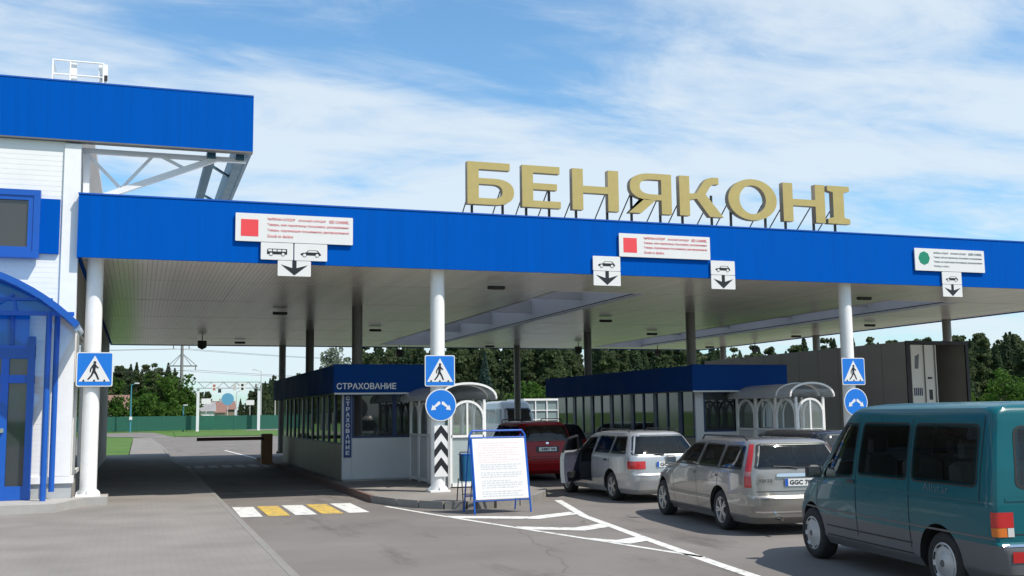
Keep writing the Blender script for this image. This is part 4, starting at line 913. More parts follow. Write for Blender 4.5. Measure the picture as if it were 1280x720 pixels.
def side_line(B, pts, wd, off=.002, side=1):
    """thin strip along a polyline of (x,z)"""
    mb = MB(); D = []
    for a, b in zip(pts[:-1], pts[1:]):
        n = max(1, int(math.hypot(b[0] - a[0], b[1] - a[1]) / .06)); D += [(a[0] + (b[0] - a[0]) * i / n, a[1] + (b[1] - a[1]) * i / n) for i in range(n)]
    D.append(pts[-1]); P = []
    for i, (x, z) in enumerate(D):
        a = D[max(0, i - 1)]; b = D[min(len(D) - 1, i + 1)]; dx, dz = b[0] - a[0], b[1] - a[1]; L = math.hypot(dx, dz) or 1; nx, nz = -dz / L * wd / 2, dx / L * wd / 2
        P.append([(x - nx, side * (B.side_y(x - nx, z - nz) + off), z - nz), (x + nx, side * (B.side_y(x + nx, z + nz) + off), z + nz)])
    return mb.grid(P, flip=(side > 0))
def rear_line(B, z, y0, y1, wd, off=.003):
    mb = MB(); return mb.grid([[(B.rear_x(y, zz) - off, y, zz) for zz in (z - wd / 2, z + wd / 2)] for y in np.linspace(y0, y1, 25)], flip=True)
def corner_patch(B, z0, z1, sl0, rl0, sl1, rl1, off, sd, nz=8):
    """strip wrapping the rear corner: reaches sl along the side and rl along the rear (bottom 0, top 1)"""
    P = []
    for k in range(nz):
        t = k / (nz - 1); z = z0 + (z1 - z0) * t; xr, xf, w, n, nf = B.par(z); a = B.xc - xr; sl = sl0 + (sl1 - sl0) * t; rl = rl0 + (rl1 - rl0) * t; row = []
        for u, v in [(u, 1.0) for u in np.linspace(1 - sl / a, 1, 9)] + [(1.0, v) for v in np.linspace(1, 1 - rl / w, 9)[1:]]:
            k_ = (u ** n + v ** n) ** (-1 / n); uu, vv = u * k_, v * k_; gx, gy = uu ** (n - 1) / a, vv ** (n - 1) / w; g = math.hypot(gx, gy)
            row.append((B.xc - a * uu - off * gx / g, sd * (w * vv + off * gy / g), z))
        P.append(row)
    return MB().grid(P, flip=(sd > 0))
GAP = mat('panel_gap', (.012, .012, .012), .7, 0, 0); REDL = mat('tail_red', (.42, .012, .014), .12, 0, .1, 12, spec=.7); AMBER = mat('tail_amber', (.55, .14, .015), .12, 0, .05, 12, spec=.7); CLEARL = mat('tail_clear', (.5, .5, .48), .12, 0, .05, 12, spec=.7)
BUMPER = mat('bumper_grey', (.10, .10, .10), .55, 0, .1, 6); PLATEW = mat('plate_white', (.72, .72, .70), .4, 0, .03, 9); EUBLUE = mat('plate_blue', (.01, .09, .42), .4, 0, 0)
def wheel(parent, x, y, rad, side, style, wdt=.20):
    """side=+1 left"""
    wv = MB().lathe([(rad * .62, 0), (rad * .66, .012), (rad * .9, .012), (rad * .97, -.01), (rad, -.04), (rad, -wdt + .04), (rad * .97, -wdt + .01), (rad * .9, -wdt), (rad * .5, -wdt)], 36)
    ty = wv.mesh('tyre', RUBBER, 50); root = put('wheel', ty, parent); root.location = (x, y, rad)
    if side < 0: root.rotation_euler = (0, 0, math.pi)
    rm = MB()
    if style == 'alloy':
        rm.lathe([(rad * .66, .008), (rad * .61, .006), (rad * .58, -.03), (rad * .55, -.12)], 36)
        for k in range(5):
            for dd in (-.13, .13):
                a = 2 * math.pi * k / 5 + dd
                rm.bar((rad * .12 * math.cos(a), -.012, rad * .12 * math.sin(a)), (rad * .60 * math.cos(a * 1.0 + dd * .25), -.012, rad * .60 * math.sin(a + dd * .25)), rad * .10, .03)
        rm.lathe([(0, .004), (rad * .13, .002), (rad * .17, -.02)], 20)
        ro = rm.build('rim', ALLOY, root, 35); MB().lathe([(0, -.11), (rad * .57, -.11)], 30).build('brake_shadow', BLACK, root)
    else:
        rm.lathe([(rad * .66, .008), (rad * .60, .016), (rad * .52, .002), (rad * .30, .012), (rad * .22, .03), (0, .034)], 40)
        ro = rm.build('rim', STEELC, root, 35)
        sl = MB()
        for k in range(8):
            a0 = 2 * math.pi * (k + .12) / 8; a1 = 2 * math.pi * (k + .72) / 8; A = np.linspace(a0, a1, 6)
            sl.grid([[(rad * rr2 * math.cos(a), yy, rad * rr2 * math.sin(a)) for a in A] for rr2, yy in ((.585, .0185), (.535, .011))])
        sl.build('slot', BLACK, root, kind='stuff'); MB().lathe([(0, .038), (rad * .11, .036), (rad * .12, .03)], 20).build('hub_cap', BUMPER, root)
    return root
INTERIOR = mat('cabin_interior', (.06, .06, .062), .85, 0, .2, 6); SEATM = mat('seat_cloth', (.10, .10, .105), .9, 0, .25, 9); TINT = glassy('car_tint', (.62, .67, .66), 1.0, .02)
def shrink(q, k):
    cx_, cz_ = sum(p[0] for p in q) / 4, sum(p[1] for p in q) / 4; return [(cx_ + (p[0] - cx_) * (1 + (k - 1) * 1.0), cz_ + (p[1] - cz_) * (1 + (k - 1) * 1.6)) for p in q]
def loop(rows): return rows[0] + [r[-1] for r in rows[1:-1]] + rows[-1][::-1] + [r[0] for r in rows[1:-1]][::-1]
def ring(fn, q, k, r=.12, nu=13, nv=9):
    qa = loop(rgrid(nu, nv, r)); A = [fn(*bil(q, u, v)) for u, v in qa]; Bq = [fn(*bil(shrink(q, k), u, v)) for u, v in qa]
    return MB().grid([A + A[:1], Bq + Bq[:1]])
def prism_cut(mb, quad, axis, a, b):
    n = len(quad); P = lambda p, t: (p[0], t, p[1]) if axis == 'y' else (t, p[0], p[1])
    vs = [P(p, a) for p in quad] + [P(p, b) for p in quad]; c = Vector((0, 0, 0))
    fs = [tuple(range(n)), tuple(range(2 * n - 1, n - 1, -1))] + [(i, i + n, (i + 1) % n + n, (i + 1) % n) for i in range(n)]
    # make the winding outward
    bm = bmesh.new(); bv = [bm.verts.new(v) for v in vs]
    for f in fs: bm.faces.new([bv[i] for i in f])
    bmesh.ops.recalc_face_normals(bm, faces=bm.faces); bm.verts.index_update()
    mb.add([v.co[:] for v in bm.verts], [[v.index for v in f.verts] for f in bm.faces]); bm.free()
def hollow(B, me, wins, rear, screen, zfloor, zroof, xfl, skip_left_front=False, doorpoly=None):
    inner = []
    for z in np.linspace(zfloor, zroof, 9):
        xr, xf, w, nr, nf = B.par(z); inner.append((z, xr + .10, min(xf - .12, xfl), w - .07, nr, nf))
    vs, fs = Body(inner, B.xc).mesh_data(); me = boolean(me, MB().add(vs, fs).mesh('c', [INTERIOR]))
    cb = MB()
    for sd in (1, -1):
        for i, q in enumerate(wins):
            if sd > 0 and skip_left_front and i == len(wins) - 1: continue
            prism_cut(cb, shrink(q, .95), 'y', sd * .40, sd * 1.3)
    me = boolean(me, cb.mesh('c', [INTERIOR]))
    cb = MB(); zz = rear[0][1]; prism_cut(cb, shrink(rear, .95), 'x', B.par(zz)[0] - .3, B.par(zz)[0] + .45)
    if screen: prism_cut(cb, screen, 'x', 1.35 if xfl < 2.6 else 2.0, 4.2)
    me = boolean(me, cb.mesh('c', [INTERIOR]))
    if doorpoly: cb = MB(); prism_cut(cb, doorpoly, 'y', .50, 1.3); me = boolean(me, cb.mesh('c', [INTERIOR]))
    return me
def front_x(B, y, z):
    xr, xf, w, nr, nf = B.par(z); return B.xc + (xf - B.xc) * max(0, 1 - (abs(y) / w) ** nf) ** (1 / nf)
def panes(t, B, wins, rear, screen, skip_left_front=False):
    for sd in (1, -1):
        for i, q in enumerate(wins):
            if sd > 0 and skip_left_front and i == len(wins) - 1: continue
            o = ring(lambda x, z: (x, sd * (B.side_y(x, z) + .004), z), q, 1.035).build('window_seal', GAP, t, 60); side_patch(B, q, .003, sd, .12).build('window_pane', TINT, o, 60)
    o = ring(lambda y, z: (B.rear_x(y, z) - .004, y, z), rear, 1.035).build('window_seal', GAP, t, 60); rear_patch(B, rear, .003, .12).build('rear_window', TINT, o, 60)
    if screen: MB().grid([[(front_x(B, y, z) + .004, y, z) for y, z in (bil(shrink(screen, 1.05), u, v) for u, v in row)] for row in rgrid(11, 8, .1)]).build('windscreen', TINT, t, 60)
def seats(t, rows_, zf, zt):
    for x, ys in rows_:
        for y in ys:
            o = MB().bbox(x - .09, x + .09, y - .22, y + .22, zf + .002, zt - .22, .05).build('seat_back', SEATM, t); MB().bbox(x - .06, x + .04, y - .13, y + .13, zt - .19, zt, .04).build('headrest', SEATM, o)
def make_car(name, label, rows, xc, loc, theta, paint_, wb, rad, track, style, group=None, lower=None, zlow=.0, arch=.06, wins=None, rear=None, screen=None, zfloor=.74, zroof=1.36, xfl=2.3, doorpoly=None, seat_rows=((1.2, (-.36, .36)), (.3, (-.4, 0, .4))), seat_top=1.26):
    t = thing(name, label, 'van' if 'van' in name else 'car', (loc[0], loc[1], 0), math.pi / 2 - R(theta), group)
    B = Body(rows, xc); vs, fs = B.mesh_data(); mb = MB().add(vs, fs)
    if lower is not None:
        for i, f in enumerate(mb.f):
            if sum(mb.v[k][2] for k in f) / len(f) < zlow: mb.mi[i] = 1
    me = mb.mesh('body', [paint_, lower or paint_, BLACK])
    cb = MB()
    for x in (0, wb):
        for s in (-1, 1):
            y0, y1 = (track - .26, 1.2) if s > 0 else (-1.2, -track + .26); cb.tube((x, y0, rad + .01), (x, y1, rad + .01), rad + arch, rad + arch, 36)
    cm = cb.mesh('cut', [BLACK]); me = boolean(me, cm)
    if wins: me = hollow(B, me, wins, rear, screen, zfloor, zroof, xfl, doorpoly is not None, doorpoly)
    me.shade_smooth(); me.set_sharp_from_angle(angle=R(32))
    body = put('body', me, t)
    for x in (0, wb):
        for s in (-1, 1): wheel(t, x, s * track, rad, s, style)
    if wins: panes(t, B, wins, rear, screen, doorpoly is not None); seats(t, seat_rows, zfloor, seat_top)
    return t, B, body
def plate_on(t, B, y0, z, txt, blue=True, wd=.52, off=.012):
    xm = min(B.rear_x(y0 - wd / 2, z), B.rear_x(y0 + wd / 2, z), B.rear_x(y0, z)) - off
    p = MB().box(xm - .012, xm, y0 - wd / 2, y0 + wd / 2, z - .055, z + .055).build('number_plate', PLATEW, t)
    if blue: MB().box(xm - .015, xm - .0121, y0 + wd / 2 - .05, y0 + wd / 2, z - .055, z + .055).build('plate_band', EUBLUE, p)
    me = text_mesh(txt, .1, wd * .78, .07, .003, .002); set_mat(me, SIGNBLK); o = put('plate_text', me, p)
    o.rotation_euler = (0, 0, -math.pi / 2); o.location = (xm - .0145, y0 + wd / 2 - .075, z - .035); return p
def glass(t, mb, name='window'): return mb.build(name, CARGLASS, t, 60)
def mirror(t, B, x, z, side, m):
    y = side * (B.side_y(x, z) + .02); q = MB().bbox(x - .05, x + .05, min(y, y + side * .2), max(y, y + side * .2), z - .02, z + .13, .03); o = q.build('wing_mirror', m, t)
    MB().box(x - .055, x - .0501, min(y + side * .03, y + side * .18), max(y + side * .03, y + side * .18), z, z + .11).build('mirror_glass', CHROME, o)
def handle(t, B, x, z, m, side=1): side_patch(B, [(x - .09, z - .018), (x + .09, z - .018), (x + .09, z + .018), (x - .09, z + .018)], .02, side, .3, 5, 6).build('door_handle', m, t)

# --- teal van
TEAL = mat('paint_teal', (.0, .085, .105), .3, 0, .03, 2, spec=.2, coat=.35); VANLOW = mat('van_lower_grey', (.10, .105, .11), .45, .1, .08, 4)
rows = [(.24, -.90, 3.68, .84, 14, 4), (.34, -1.00, 3.80, .90, 20, 4), (.55, -1.01, 3.82, .915, 30, 4), (.60, -1.00, 3.81, .92, 40, 4), (.63, -.955, 3.78, .92, 60, 4), (.78, -.95, 3.70, .925, 60, 4), (.95, -.945, 3.50, .92, 60, 4), (1.05, -.94, 3.22, .915, 60, 4), (1.13, -.935, 3.0, .905, 60, 5), (1.30, -.92, 2.78, .885, 60, 5), (1.55, -.885, 2.48, .84, 55, 6), (1.76, -.86, 2.22, .80, 45, 6), (1.83, -.845, 2.12, .785, 36, 6), (1.875, -.82, 2.02, .76, 26, 6), (1.905, -.77, 1.90, .70, 14, 6), (1.93, -.66, 1.65, .58, 7, 5), (1.942, -.4, 1.2, .36, 5, 4)]
van_wins = [[(-.66, 1.13), (.47, 1.13), (.47, 1.71), (-.64, 1.71)], [(.58, 1.13), (1.62, 1.13), (1.57, 1.71), (.58, 1.71)], [(1.74, 1.10), (2.56, 1.05), (2.04, 1.70), (1.70, 1.70)]]
van_rear = [(.66, 1.13), (-.66, 1.13), (-.60, 1.69), (.60, 1.69)]
van, B, vb = make_car('passenger_van', 'teal passenger van with grey lower body at the right edge', rows, 1.2, (8.60, 8.93), 8.6, TEAL, 2.92, .32, .86, 'cap', None, VANLOW, .60, .065, van_wins, van_rear, [(-.70, 1.22), (.70, 1.22), (.60, 1.66), (-.60, 1.66)], .80, 1.84, 2.75, None, ((2.0, (-.42, .42)), (1.0, (-.45, 0, .45)), (.1, (-.45, 0, .45))), 1.55)
for sd in (1, -1):
    for ln in ([(1.67, .42), (1.67, 1.76)], [(.53, .42), (.53, 1.76)], [(2.72, .60), (2.72, 1.05), (2.62, 1.12)], [(2.62, 1.1), (2.05, 1.75)], [(-.72, .98), (.50, .98)], [(-.72, .98), (-.72, 1.8)]): side_line(B, ln, .012, .003, sd).build('panel_gap', GAP, van)
    side_line(B, [(-.93, .985), (3.3, .985)], .018, .004, sd).build('body_crease', mat('paint_teal_dark', (.003, .09, .115), .3, .2, 0, coat=1), van, 60)
    side_line(B, [(-.93, .66), (3.4, .66)], .02, .004, sd).build('trim_line', BUMPER, van)
    for z_ in (.36, .47): side_line(B, [(.5, z_), (2.45, z_)], .014, .004, sd).build('sill_groove', GAP, van)
    handle(van, B, 1.77, 1.04, DARK, sd); mirror(van, B, 2.62, 1.06, sd, DARK)
rear_line(B, 1.02, -.8, .8, .03, .008).build('tailgate_crease', TEAL, van, 60); rear_line(B, .70, -.8, .8, .01).build('panel_gap', GAP, van)
for sd in (1, -1):
    corner_patch(B, .765, .905, .05, .19, .05, .19, .008, sd).build('tail_light', REDL, van, 60); corner_patch(B, .68, .762, .05, .115, .05, .115, .008, sd).build('indicator', AMBER, van, 60)
    rear_patch(B, [(sd * .80, .68), (sd * .735, .68), (sd * .735, .762), (sd * .80, .762)], .008, 0, 4, 4).build('reversing_light', CLEARL, van, 60)
    rear_patch(B, [(sd * .80, .45), (sd * .66, .45), (sd * .66, .55), (sd * .80, .55)], .008, 0, 4, 5).build('fog_light', REDL, van)
rear_line(B, .605, -.88, .88, .02, .006).build('bumper_strip', CHROME, van); rear_line(B, .50, -.6, .6, .02, .006).build('bumper_strip', LGREY, van)
me = text_mesh('Allstar', .13, .46, .085, -.004, .002); set_mat(me, mat('script_silver', (.17, .16, .19), .4, .2, 0)); o = put('script_badge', me, van); o.rotation_euler = (0, 0, math.pi); o.location = (.24, B.side_y(0, 1.05) + .006, 1.03)

# --- beige estate car
BEIGE = mat('paint_beige', (.275, .263, .24), .3, .5, .04, 2, coat=1.0)
est = lambda h: [(.17, -.98, 3.38, .78, 8, 4), (.28, -1.13, 3.50, .85, 8, 4), (.45, -1.17, 3.56, .875, 8, 4), (.575, -1.175, 3.56, .88, 8, 4), (.60, -1.10, 3.54, .88, 10, 4), (.75, -1.08, 3.42, .88, 11, 4), (.86, -1.07, 3.10, .875, 11, 4), (.93, -1.06, 2.72, .865, 11, 4), (.975, -1.05, 2.38, .85, 11, 5), (1.05, -1.03, 2.20, .825, 11, 5), (1.20, -.965, 1.92, .76, 11, 6), (1.33, -.89, 1.63, .70, 10, 6), (1.39, -.84, 1.44, .66, 9, 6), (1.42, -.77, 1.26, .60, 8, 6), (1.44, -.62, .98, .48, 6, 5), (1.448, -.3, .6, .28, 4, 4)]
est_wins = [[(-.80, 1.00), (-.02, 1.00), (-.06, 1.32), (-.68, 1.33)], [(.07, 1.00), (.86, 1.00), (.78, 1.34), (.05, 1.33)], [(.97, 1.00), (1.96, .99), (1.42, 1.33), (.89, 1.34)]]
est_rear = [(.70, 1.00), (-.70, 1.00), (-.57, 1.36), (.57, 1.36)]; est_screen = [(-.62, 1.04), (.62, 1.04), (.52, 1.33), (-.52, 1.33)]
vol, B, _ = make_car('estate_car', 'beige estate car with tall red tail lights between the van and the silver estate', est(1), .9, (9.65, 15.25), 6.8, BEIGE, 2.66, .315, .835, 'alloy', wins=est_wins, rear=est_rear, screen=est_screen)
for sd in (1, -1):
    for ln in ([(.91, .30), (.93, .97), (.83, 1.37)], [(.33, .45), (.05, .68), (.02, .97), (-.0, 1.37)], [(1.98, .30), (2.04, .85), (1.95, 1.0)]): side_line(B, ln, .010, .002, sd).build('panel_gap', GAP, vol)
    side_line(B, [(-.8, .985), (2.0, .985)], .014, .006, sd).build('belt_trim', DARK, vol); side_line(B, [(.38, .50), (2.2, .50)], .045, .006, sd).build('rubbing_strip', mat('paint_beige_dark', (.22, .205, .18), .4, .3, 0), vol)
    side_line(B, [(.36, .27), (2.28, .27)], .05, .004, sd).build('sill_trim', BUMPER, vol)
    handle(vol, B, 1.08, .86, BEIGE, sd); handle(vol, B, .16, .86, BEIGE, sd); mirror(vol, B, 1.92, .97, sd, BEIGE)
    for a, b, m in ((.72, .885, REDL), (.888, .955, mat('tail_pink', (.42, .16, .15), .15, 0, .05, 12, spec=.6)), (.958, 1.36, REDL)):
        f0, f1 = (a - .74) / .62, (b - .74) / .62; corner_patch(B, a, b, .07 - .03 * f0, .085 - .03 * f0, .07 - .03 * f1, .085 - .03 * f1, .008, sd).build('tail_light', m, vol, 60)
    MB().path([(1.1, sd * .62, 1.475), (-.5, sd * .62, 1.475)], .014).path([(1.1, sd * .62, 1.475), (1.2, sd * .62, 1.40)], .014).path([(-.5, sd * .62, 1.475), (-.6, sd * .62, 1.42)], .014).build('roof_rail', DARK, vol)
rear_patch(B, [(.40, .875), (-.40, .875), (-.38, .925), (.38, .925)], .03, .2, 9, 7).build('tailgate_grip', CHROME, vol, 60)
rear_line(B, .575, -.84, .84, .03, .006).build('bumper_strip', CHROME, vol); rear_line(B, .36, -.8, .8, .025, .006).build('bumper_strip', CHROME, vol); rear_line(B, .66, -.72, .72, .01).build('panel_gap', GAP, vol)
plate_on(vol, B, .0, .79, 'GGC 787', wd=.52); MB().tube((-1.28, .42, .27), (-.9, .42, .27), .03).build('exhaust', CHROME, vol)
MB().path([(-1.06, .02, 1.0), (-1.05, .18, 1.02), (-1.045, .42, 1.03)], .012).build('rear_wiper', DARK, vol)
me = text_mesh('V70 2.5', .06, .22, .045, 0, .002); set_mat(me, DARK); o = put('model_badge', me, vol); o.rotation_euler = (0, 0, -math.pi / 2); o.location = (B.rear_x(.6, .8) - .012, .68, .80)

# --- silver estate car with its door open
SILVER = mat('paint_silver', (.43, .445, .45), .3, .5, .04, 2, coat=1.0)
rows = [(.18, -.92, 3.35, .76, 8, 4), (.28, -1.05, 3.46, .82, 8, 4), (.46, -1.09, 3.50, .845, 8, 4), (.58, -1.09, 3.50, .85, 8, 4), (.61, -1.03, 3.46, .85, 10, 4), (.78, -1.02, 3.34, .85, 11, 4), (.88, -1.01, 2.98, .845, 11, 4), (.94, -1.0, 2.60, .835, 11, 4), (.98, -.98, 2.34, .82, 11, 5), (1.06, -.93, 2.15, .79, 11, 5), (1.22, -.82, 1.85, .72, 10, 6), (1.36, -.71, 1.56, .66, 9, 6), (1.41, -.66, 1.42, .62, 8, 6), (1.45, -.58, 1.2, .54, 7, 6), (1.47, -.40, .9, .42, 6, 5), (1.478, -.1, .5, .22, 4, 4)]
sil_wins = [[(-.70, 1.01), (.02, 1.01), (-.02, 1.35), (-.50, 1.36)], [(.10, 1.01), (.90, 1.01), (.84, 1.36), (.08, 1.35)], [(1.0, 1.01), (1.92, 1.01), (1.45, 1.34), (.95, 1.36)]]
sil_rear = [(.74, .98), (-.74, .98), (-.57, 1.38), (.57, 1.38)]
sil, B, _ = make_car('estate_car', 'silver estate car with its left front door open in front of the red car', rows, .9, (10.42, 21.30), 0.6, SILVER, 2.62, .305, .805, 'alloy', None, None, 0, .06, sil_wins, sil_rear, [(-.60, 1.05), (.60, 1.05), (.50, 1.33), (-.50, 1.33)], .74, 1.39, 2.3, [(1.03, .36), (1.97, .36), (1.97, .98), (1.50, 1.31), (1.0, 1.33)])
for sd in (1, -1):
    for ln in ([(.97, .30), (.97, .99), (.88, 1.40)], [(.34, .45), (.08, .66), (.05, .99), (.03, 1.40)], [(2.02, .30), (2.06, .9)]): side_line(B, ln, .010, .002, sd).build('panel_gap', GAP, sil)
    side_line(B, [(.38, .55), (.95, .55)], .05, .006, sd).build('rubbing_strip', mat('strip_silver', (.30, .31, .32), .4, .3, 0), sil); handle(sil, B, .22, .86, DARK, sd)
    corner_patch(B, .70, .86, .10, .36, .10, .36, .008, sd).build('tail_light', REDL, sil, 60)
    MB().path([(1.05, sd * .56, 1.51), (-.35, sd * .56, 1.51)], .014).path([(1.05, sd * .56, 1.51), (1.15, sd * .56, 1.44)], .014).path([(-.35, sd * .56, 1.51), (-.42, sd * .56, 1.45)], .014).build('roof_rail', DARK, sil)
rear_line(B, .585, -.8, .8, .03, .006).build('bumper_strip', LGREY, sil); plate_on(sil, B, -.02, .79, 'GCK 41'); MB().path([(-1.0, .05, .985), (-.97, .3, 1.01), (-.965, .5, 1.01)], .012).build('rear_wiper', DARK, sil)
rear_patch(B, [(.05, .90), (-.05, .90), (-.05, .97), (.05, .97)], .010, .3, 5, 6).build('boot_badge', CHROME, sil)
hx, hy = 1.99, B.side_y(1.95, .8)
def door_tf(mb, ang): Mx = Matrix.Translation((hx, hy, 0)) @ Matrix.Rotation(ang, 4, 'Z') @ Matrix.Translation((-hx, -hy, 0)); return mb.xf(Mx)
DA = -R(42); dm = MB(); xs_ = np.linspace(1.03, 1.97, 10); zs_ = np.linspace(.32, .99, 9)
outer = [[(x, B.side_y(x, z) + .003, z) for x in xs_] for z in zs_]; inner = [[(x, B.side_y(x, z) - .09, z) for x in xs_] for z in zs_]
dm.grid(outer, flip=True)
for A_, B_ in ((outer[0], inner[0]), (outer[-1], inner[-1]), ([r[0] for r in outer], [r[0] for r in inner]), ([r[-1] for r in outer], [r[-1] for r in inner])): dm.grid([A_, B_])
dor = door_tf(dm, DA).build('open_door', SILVER, sil, 40)
di = MB(); di.grid([[(x, y - .003, z) for x, y, z in r] for r in inner]); door_tf(di, DA).build('door_lining', mat('door_lining', (.035, .04, .065), .7, 0, .2, 8), dor)
dp = MB().box(1.2, 1.8, hy - .17, hy - .10, .42, .56); door_tf(dp, DA).build('door_pocket', DARK, dor)
df = MB(); fp = [(1.03, .99), (1.02, 1.30), (1.45, 1.36), (1.93, 1.0)]
for a, b in zip(fp[:-1], fp[1:]): df.bar((a[0], B.side_y(a[0], a[1]) - .03, a[1]), (b[0], B.side_y(b[0], b[1]) - .03, b[1]), .04, .04)
door_tf(df, DA).build('window_frame', DARK, dor)
dgl = MB().add([(x, B.side_y(x, z) - .03, z) for x, z in fp], [(0, 1, 2, 3)]); door_tf(dgl, DA).build('door_window', CLEAR, dor)
dm2 = MB().bbox(1.84, 1.94, hy + .0, hy + .2, .98, 1.10, .03); door_tf(dm2, DA).build('wing_mirror', SILVER, dor)

# --- red people carrier behind the notice board
RED = mat('paint_red', (.27, .006, .009), .32, .1, .05, 2, spec=.2, coat=.35)
rows = [(.20, -.75, 3.35, .76, 8, 4), (.30, -.88, 3.46, .83, 8, 4), (.50, -.92, 3.50, .85, 8, 4), (.60, -.92, 3.48, .85, 8, 4), (.63, -.87, 3.44, .85, 9, 4), (.85, -.85, 3.28, .85, 10, 4), (.98, -.83, 2.9, .84, 10, 4), (1.05, -.82, 2.65, .83, 10, 5), (1.15, -.80, 2.45, .80, 10, 5), (1.35, -.74, 2.1, .75, 9, 6), (1.52, -.66, 1.8, .70, 8, 6), (1.58, -.61, 1.62, .65, 8, 6), (1.62, -.52, 1.4, .57, 7, 6), (1.645, -.3, 1.0, .4, 5, 5)]
red_wins = [[(-.52, 1.09), (.28, 1.09), (.25, 1.50), (-.42, 1.50)], [(.36, 1.09), (1.16, 1.09), (1.1, 1.52), (.34, 1.50)], [(1.26, 1.09), (2.2, 1.09), (1.74, 1.50), (1.18, 1.52)]]
red_rear = [(.74, 1.10), (-.74, 1.10), (-.62, 1.53), (.62, 1.53)]
red, B, _ = make_car('people_carrier', 'dark red people carrier with roof rails behind the notice board', rows, 1.0, (10.75, 28.9), 1.0, RED, 2.6, .31, .80, 'alloy', wins=red_wins, rear=red_rear, screen=[(-.62, 1.2), (.62, 1.2), (.52, 1.5), (-.52, 1.5)], zroof=1.55, seat_top=1.42)
for sd in (1, -1):
    for ln in ([(1.21, .32), (1.21, 1.56)], [(.32, .45), (.32, 1.56)]): side_line(B, ln, .010, .002, sd).build('panel_gap', GAP, red)
    rear_patch(B, [(sd * .835, .86), (sd * .66, .86), (sd * .68, 1.10), (sd * .80, 1.10)], .010, 0, 7, 6).build('tail_light', REDL, red, 60)
    MB().path([(1.3, sd * .6, 1.70), (-.3, sd * .6, 1.70)], .016).path([(1.3, sd * .6, 1.70), (1.42, sd * .6, 1.61)], .016).path([(-.3, sd * .6, 1.70), (-.42, sd * .6, 1.62)], .016).build('roof_rail', DARK, red); mirror(red, B, 2.2, 1.06, sd, DARK)
plate_on(red, B, 0, .88, '6887 09', False)
rear_patch(B, [(.34, .79), (-.34, .79), (-.34, .96), (.34, .96)], .005, .1, 7, 6).build('plate_recess', DARK, red); rear_line(B, .60, -.8, .8, .03, .006).build('bumper_strip', BUMPER, red); rear_line(B, .68, -.76, .76, .012).build('panel_gap', GAP, red)
rear_patch(B, [(.04, 1.02), (-.04, 1.02), (-.04, 1.07), (.04, 1.07)], .010, .3, 5, 6).build('boot_badge', CHROME, red)
# --- two dark cars half hidden
DKP = mat('paint_dark', (.012, .014, .017), .25, .2, .05, 2, coat=1.0)
def dark_car(label, loc, th, h):
    s_ = h / 1.448; rr3 = [(r[0] * s_, r[1], r[2], r[3] * .97, r[4], r[5]) for r in est(1)]
    t, B, _ = make_car('estate_car', label, rr3, .9, loc, th, DKP, 2.66, .31, .80, 'cap')
    for sd in (1, -1):
        for q in ([(-.75, 1.00), (-.02, 1.00), (-.06, 1.32), (-.68, 1.33)], [(.07, 1.00), (.86, 1.00), (.78, 1.34), (.05, 1.33)], [(.97, 1.00), (1.96, 1.0), (1.42, 1.33), (.89, 1.34)]): glass(t, side_patch(B, [(x, z * s_) for x, z in q], .006, sd, .1))
        rear_patch(B, [(sd * .83, .78 * s_), (sd * .60, .78 * s_), (sd * .60, .93 * s_), (sd * .83, .93 * s_)], .010, 0, 7, 6).build('tail_light', REDL, t, 60); mirror(t, B, 1.92, .97, sd, DKP)
    glass(t, rear_patch(B, [(.70, 1.0 * s_), (-.70, 1.0 * s_), (-.58, 1.35 * s_), (.58, 1.35 * s_)], .007, .1), 'rear_window'); plate_on(t, B, 0, .72, 'GHM 352')
dark_car('black estate car just right of the dark red people carrier', (13.75, 35.2), 0, 1.50)
dark_car('black estate car mostly hidden behind the beige estate and the van', (13.1, 18.6), 2, 1.48)

# --- long trailer with open rear
trl = thing('box_trailer', 'long grey box trailer with one white rear door and a dark open bay', 'trailer', (25.55, 29.7, 0))
TG = mat('trailer_grey', (.37, .34, .30), .6, 0, .08, .8, stretch=(1, .4, 2)); TDK = mat('trailer_frame', (.03, .027, .03), .6, 0, .1, 3); TIN = mat('trailer_inside', (.16, .145, .14), .8, 0, .1, 2); CREAM = mat('trailer_door_white', (.72, .68, .60), .5, 0, .05, 3)
h, L_ = 1.275, 13.6
bx = MB(); bx.box(-h, -h + .05, 0, L_, 1.15, 4.12); bx.box(h - .05, h, 0, L_, 1.15, 4.12); bx.box(-h + .05, h - .05, L_ - .05, L_, 1.15, 4.12); bx.box(-h + .05, h - .05, 0, L_, 4.07, 4.12); bx.box(-h + .05, h - .05, 0, L_, 1.15, 1.25); bx.build('box_body', TG, trl)
for i in range(1, 11): MB().box(-h - .006, -h - .0005, i * 1.24 - .005, i * 1.24 + .005, 1.2, 4.1).build('panel_seam', GREYSTEEL, trl)
ff = MB(); ff.box(-h - .015, -h + .13, -.06, .0, 1.1, 4.14); ff.box(h - .1, h + .015, -.06, .0, 1.1, 4.14); ff.box(-h + .13, h - .1, -.06, .0, 4.02, 4.14); ff.box(-h + .13, h - .1, -.06, .0, 1.1, 1.25); ff.build('rear_frame', TDK, trl)
MB().box(-h + .15, -h + .16 + 1.02, -.075, -.02, 1.26, 4.0).build('rear_door', CREAM, trl)
for x in (-h + .66, -h + 1.1): MB().tube((x, -.1, 1.26), (x, -.1, 4.0), .018).build('lock_rod', GREYSTEEL, trl)
MB().box(-h + .80, -h + .95, -.11, -.077, 2.86, 2.92).build('door_handle', DARK, trl); MB().box(-h + .82, -h + .96, -.082, -.0755, 2.16, 2.5).build('door_plate', DARK, trl)
for k in range(5): MB().box(-h + .2 + k * .075, -h + .25 + k * .075, -.08, -.0755, 2.3, 2.56).build('door_print', mat('print_navy', (.02, .03, .09), .5, 0, 0), trl)
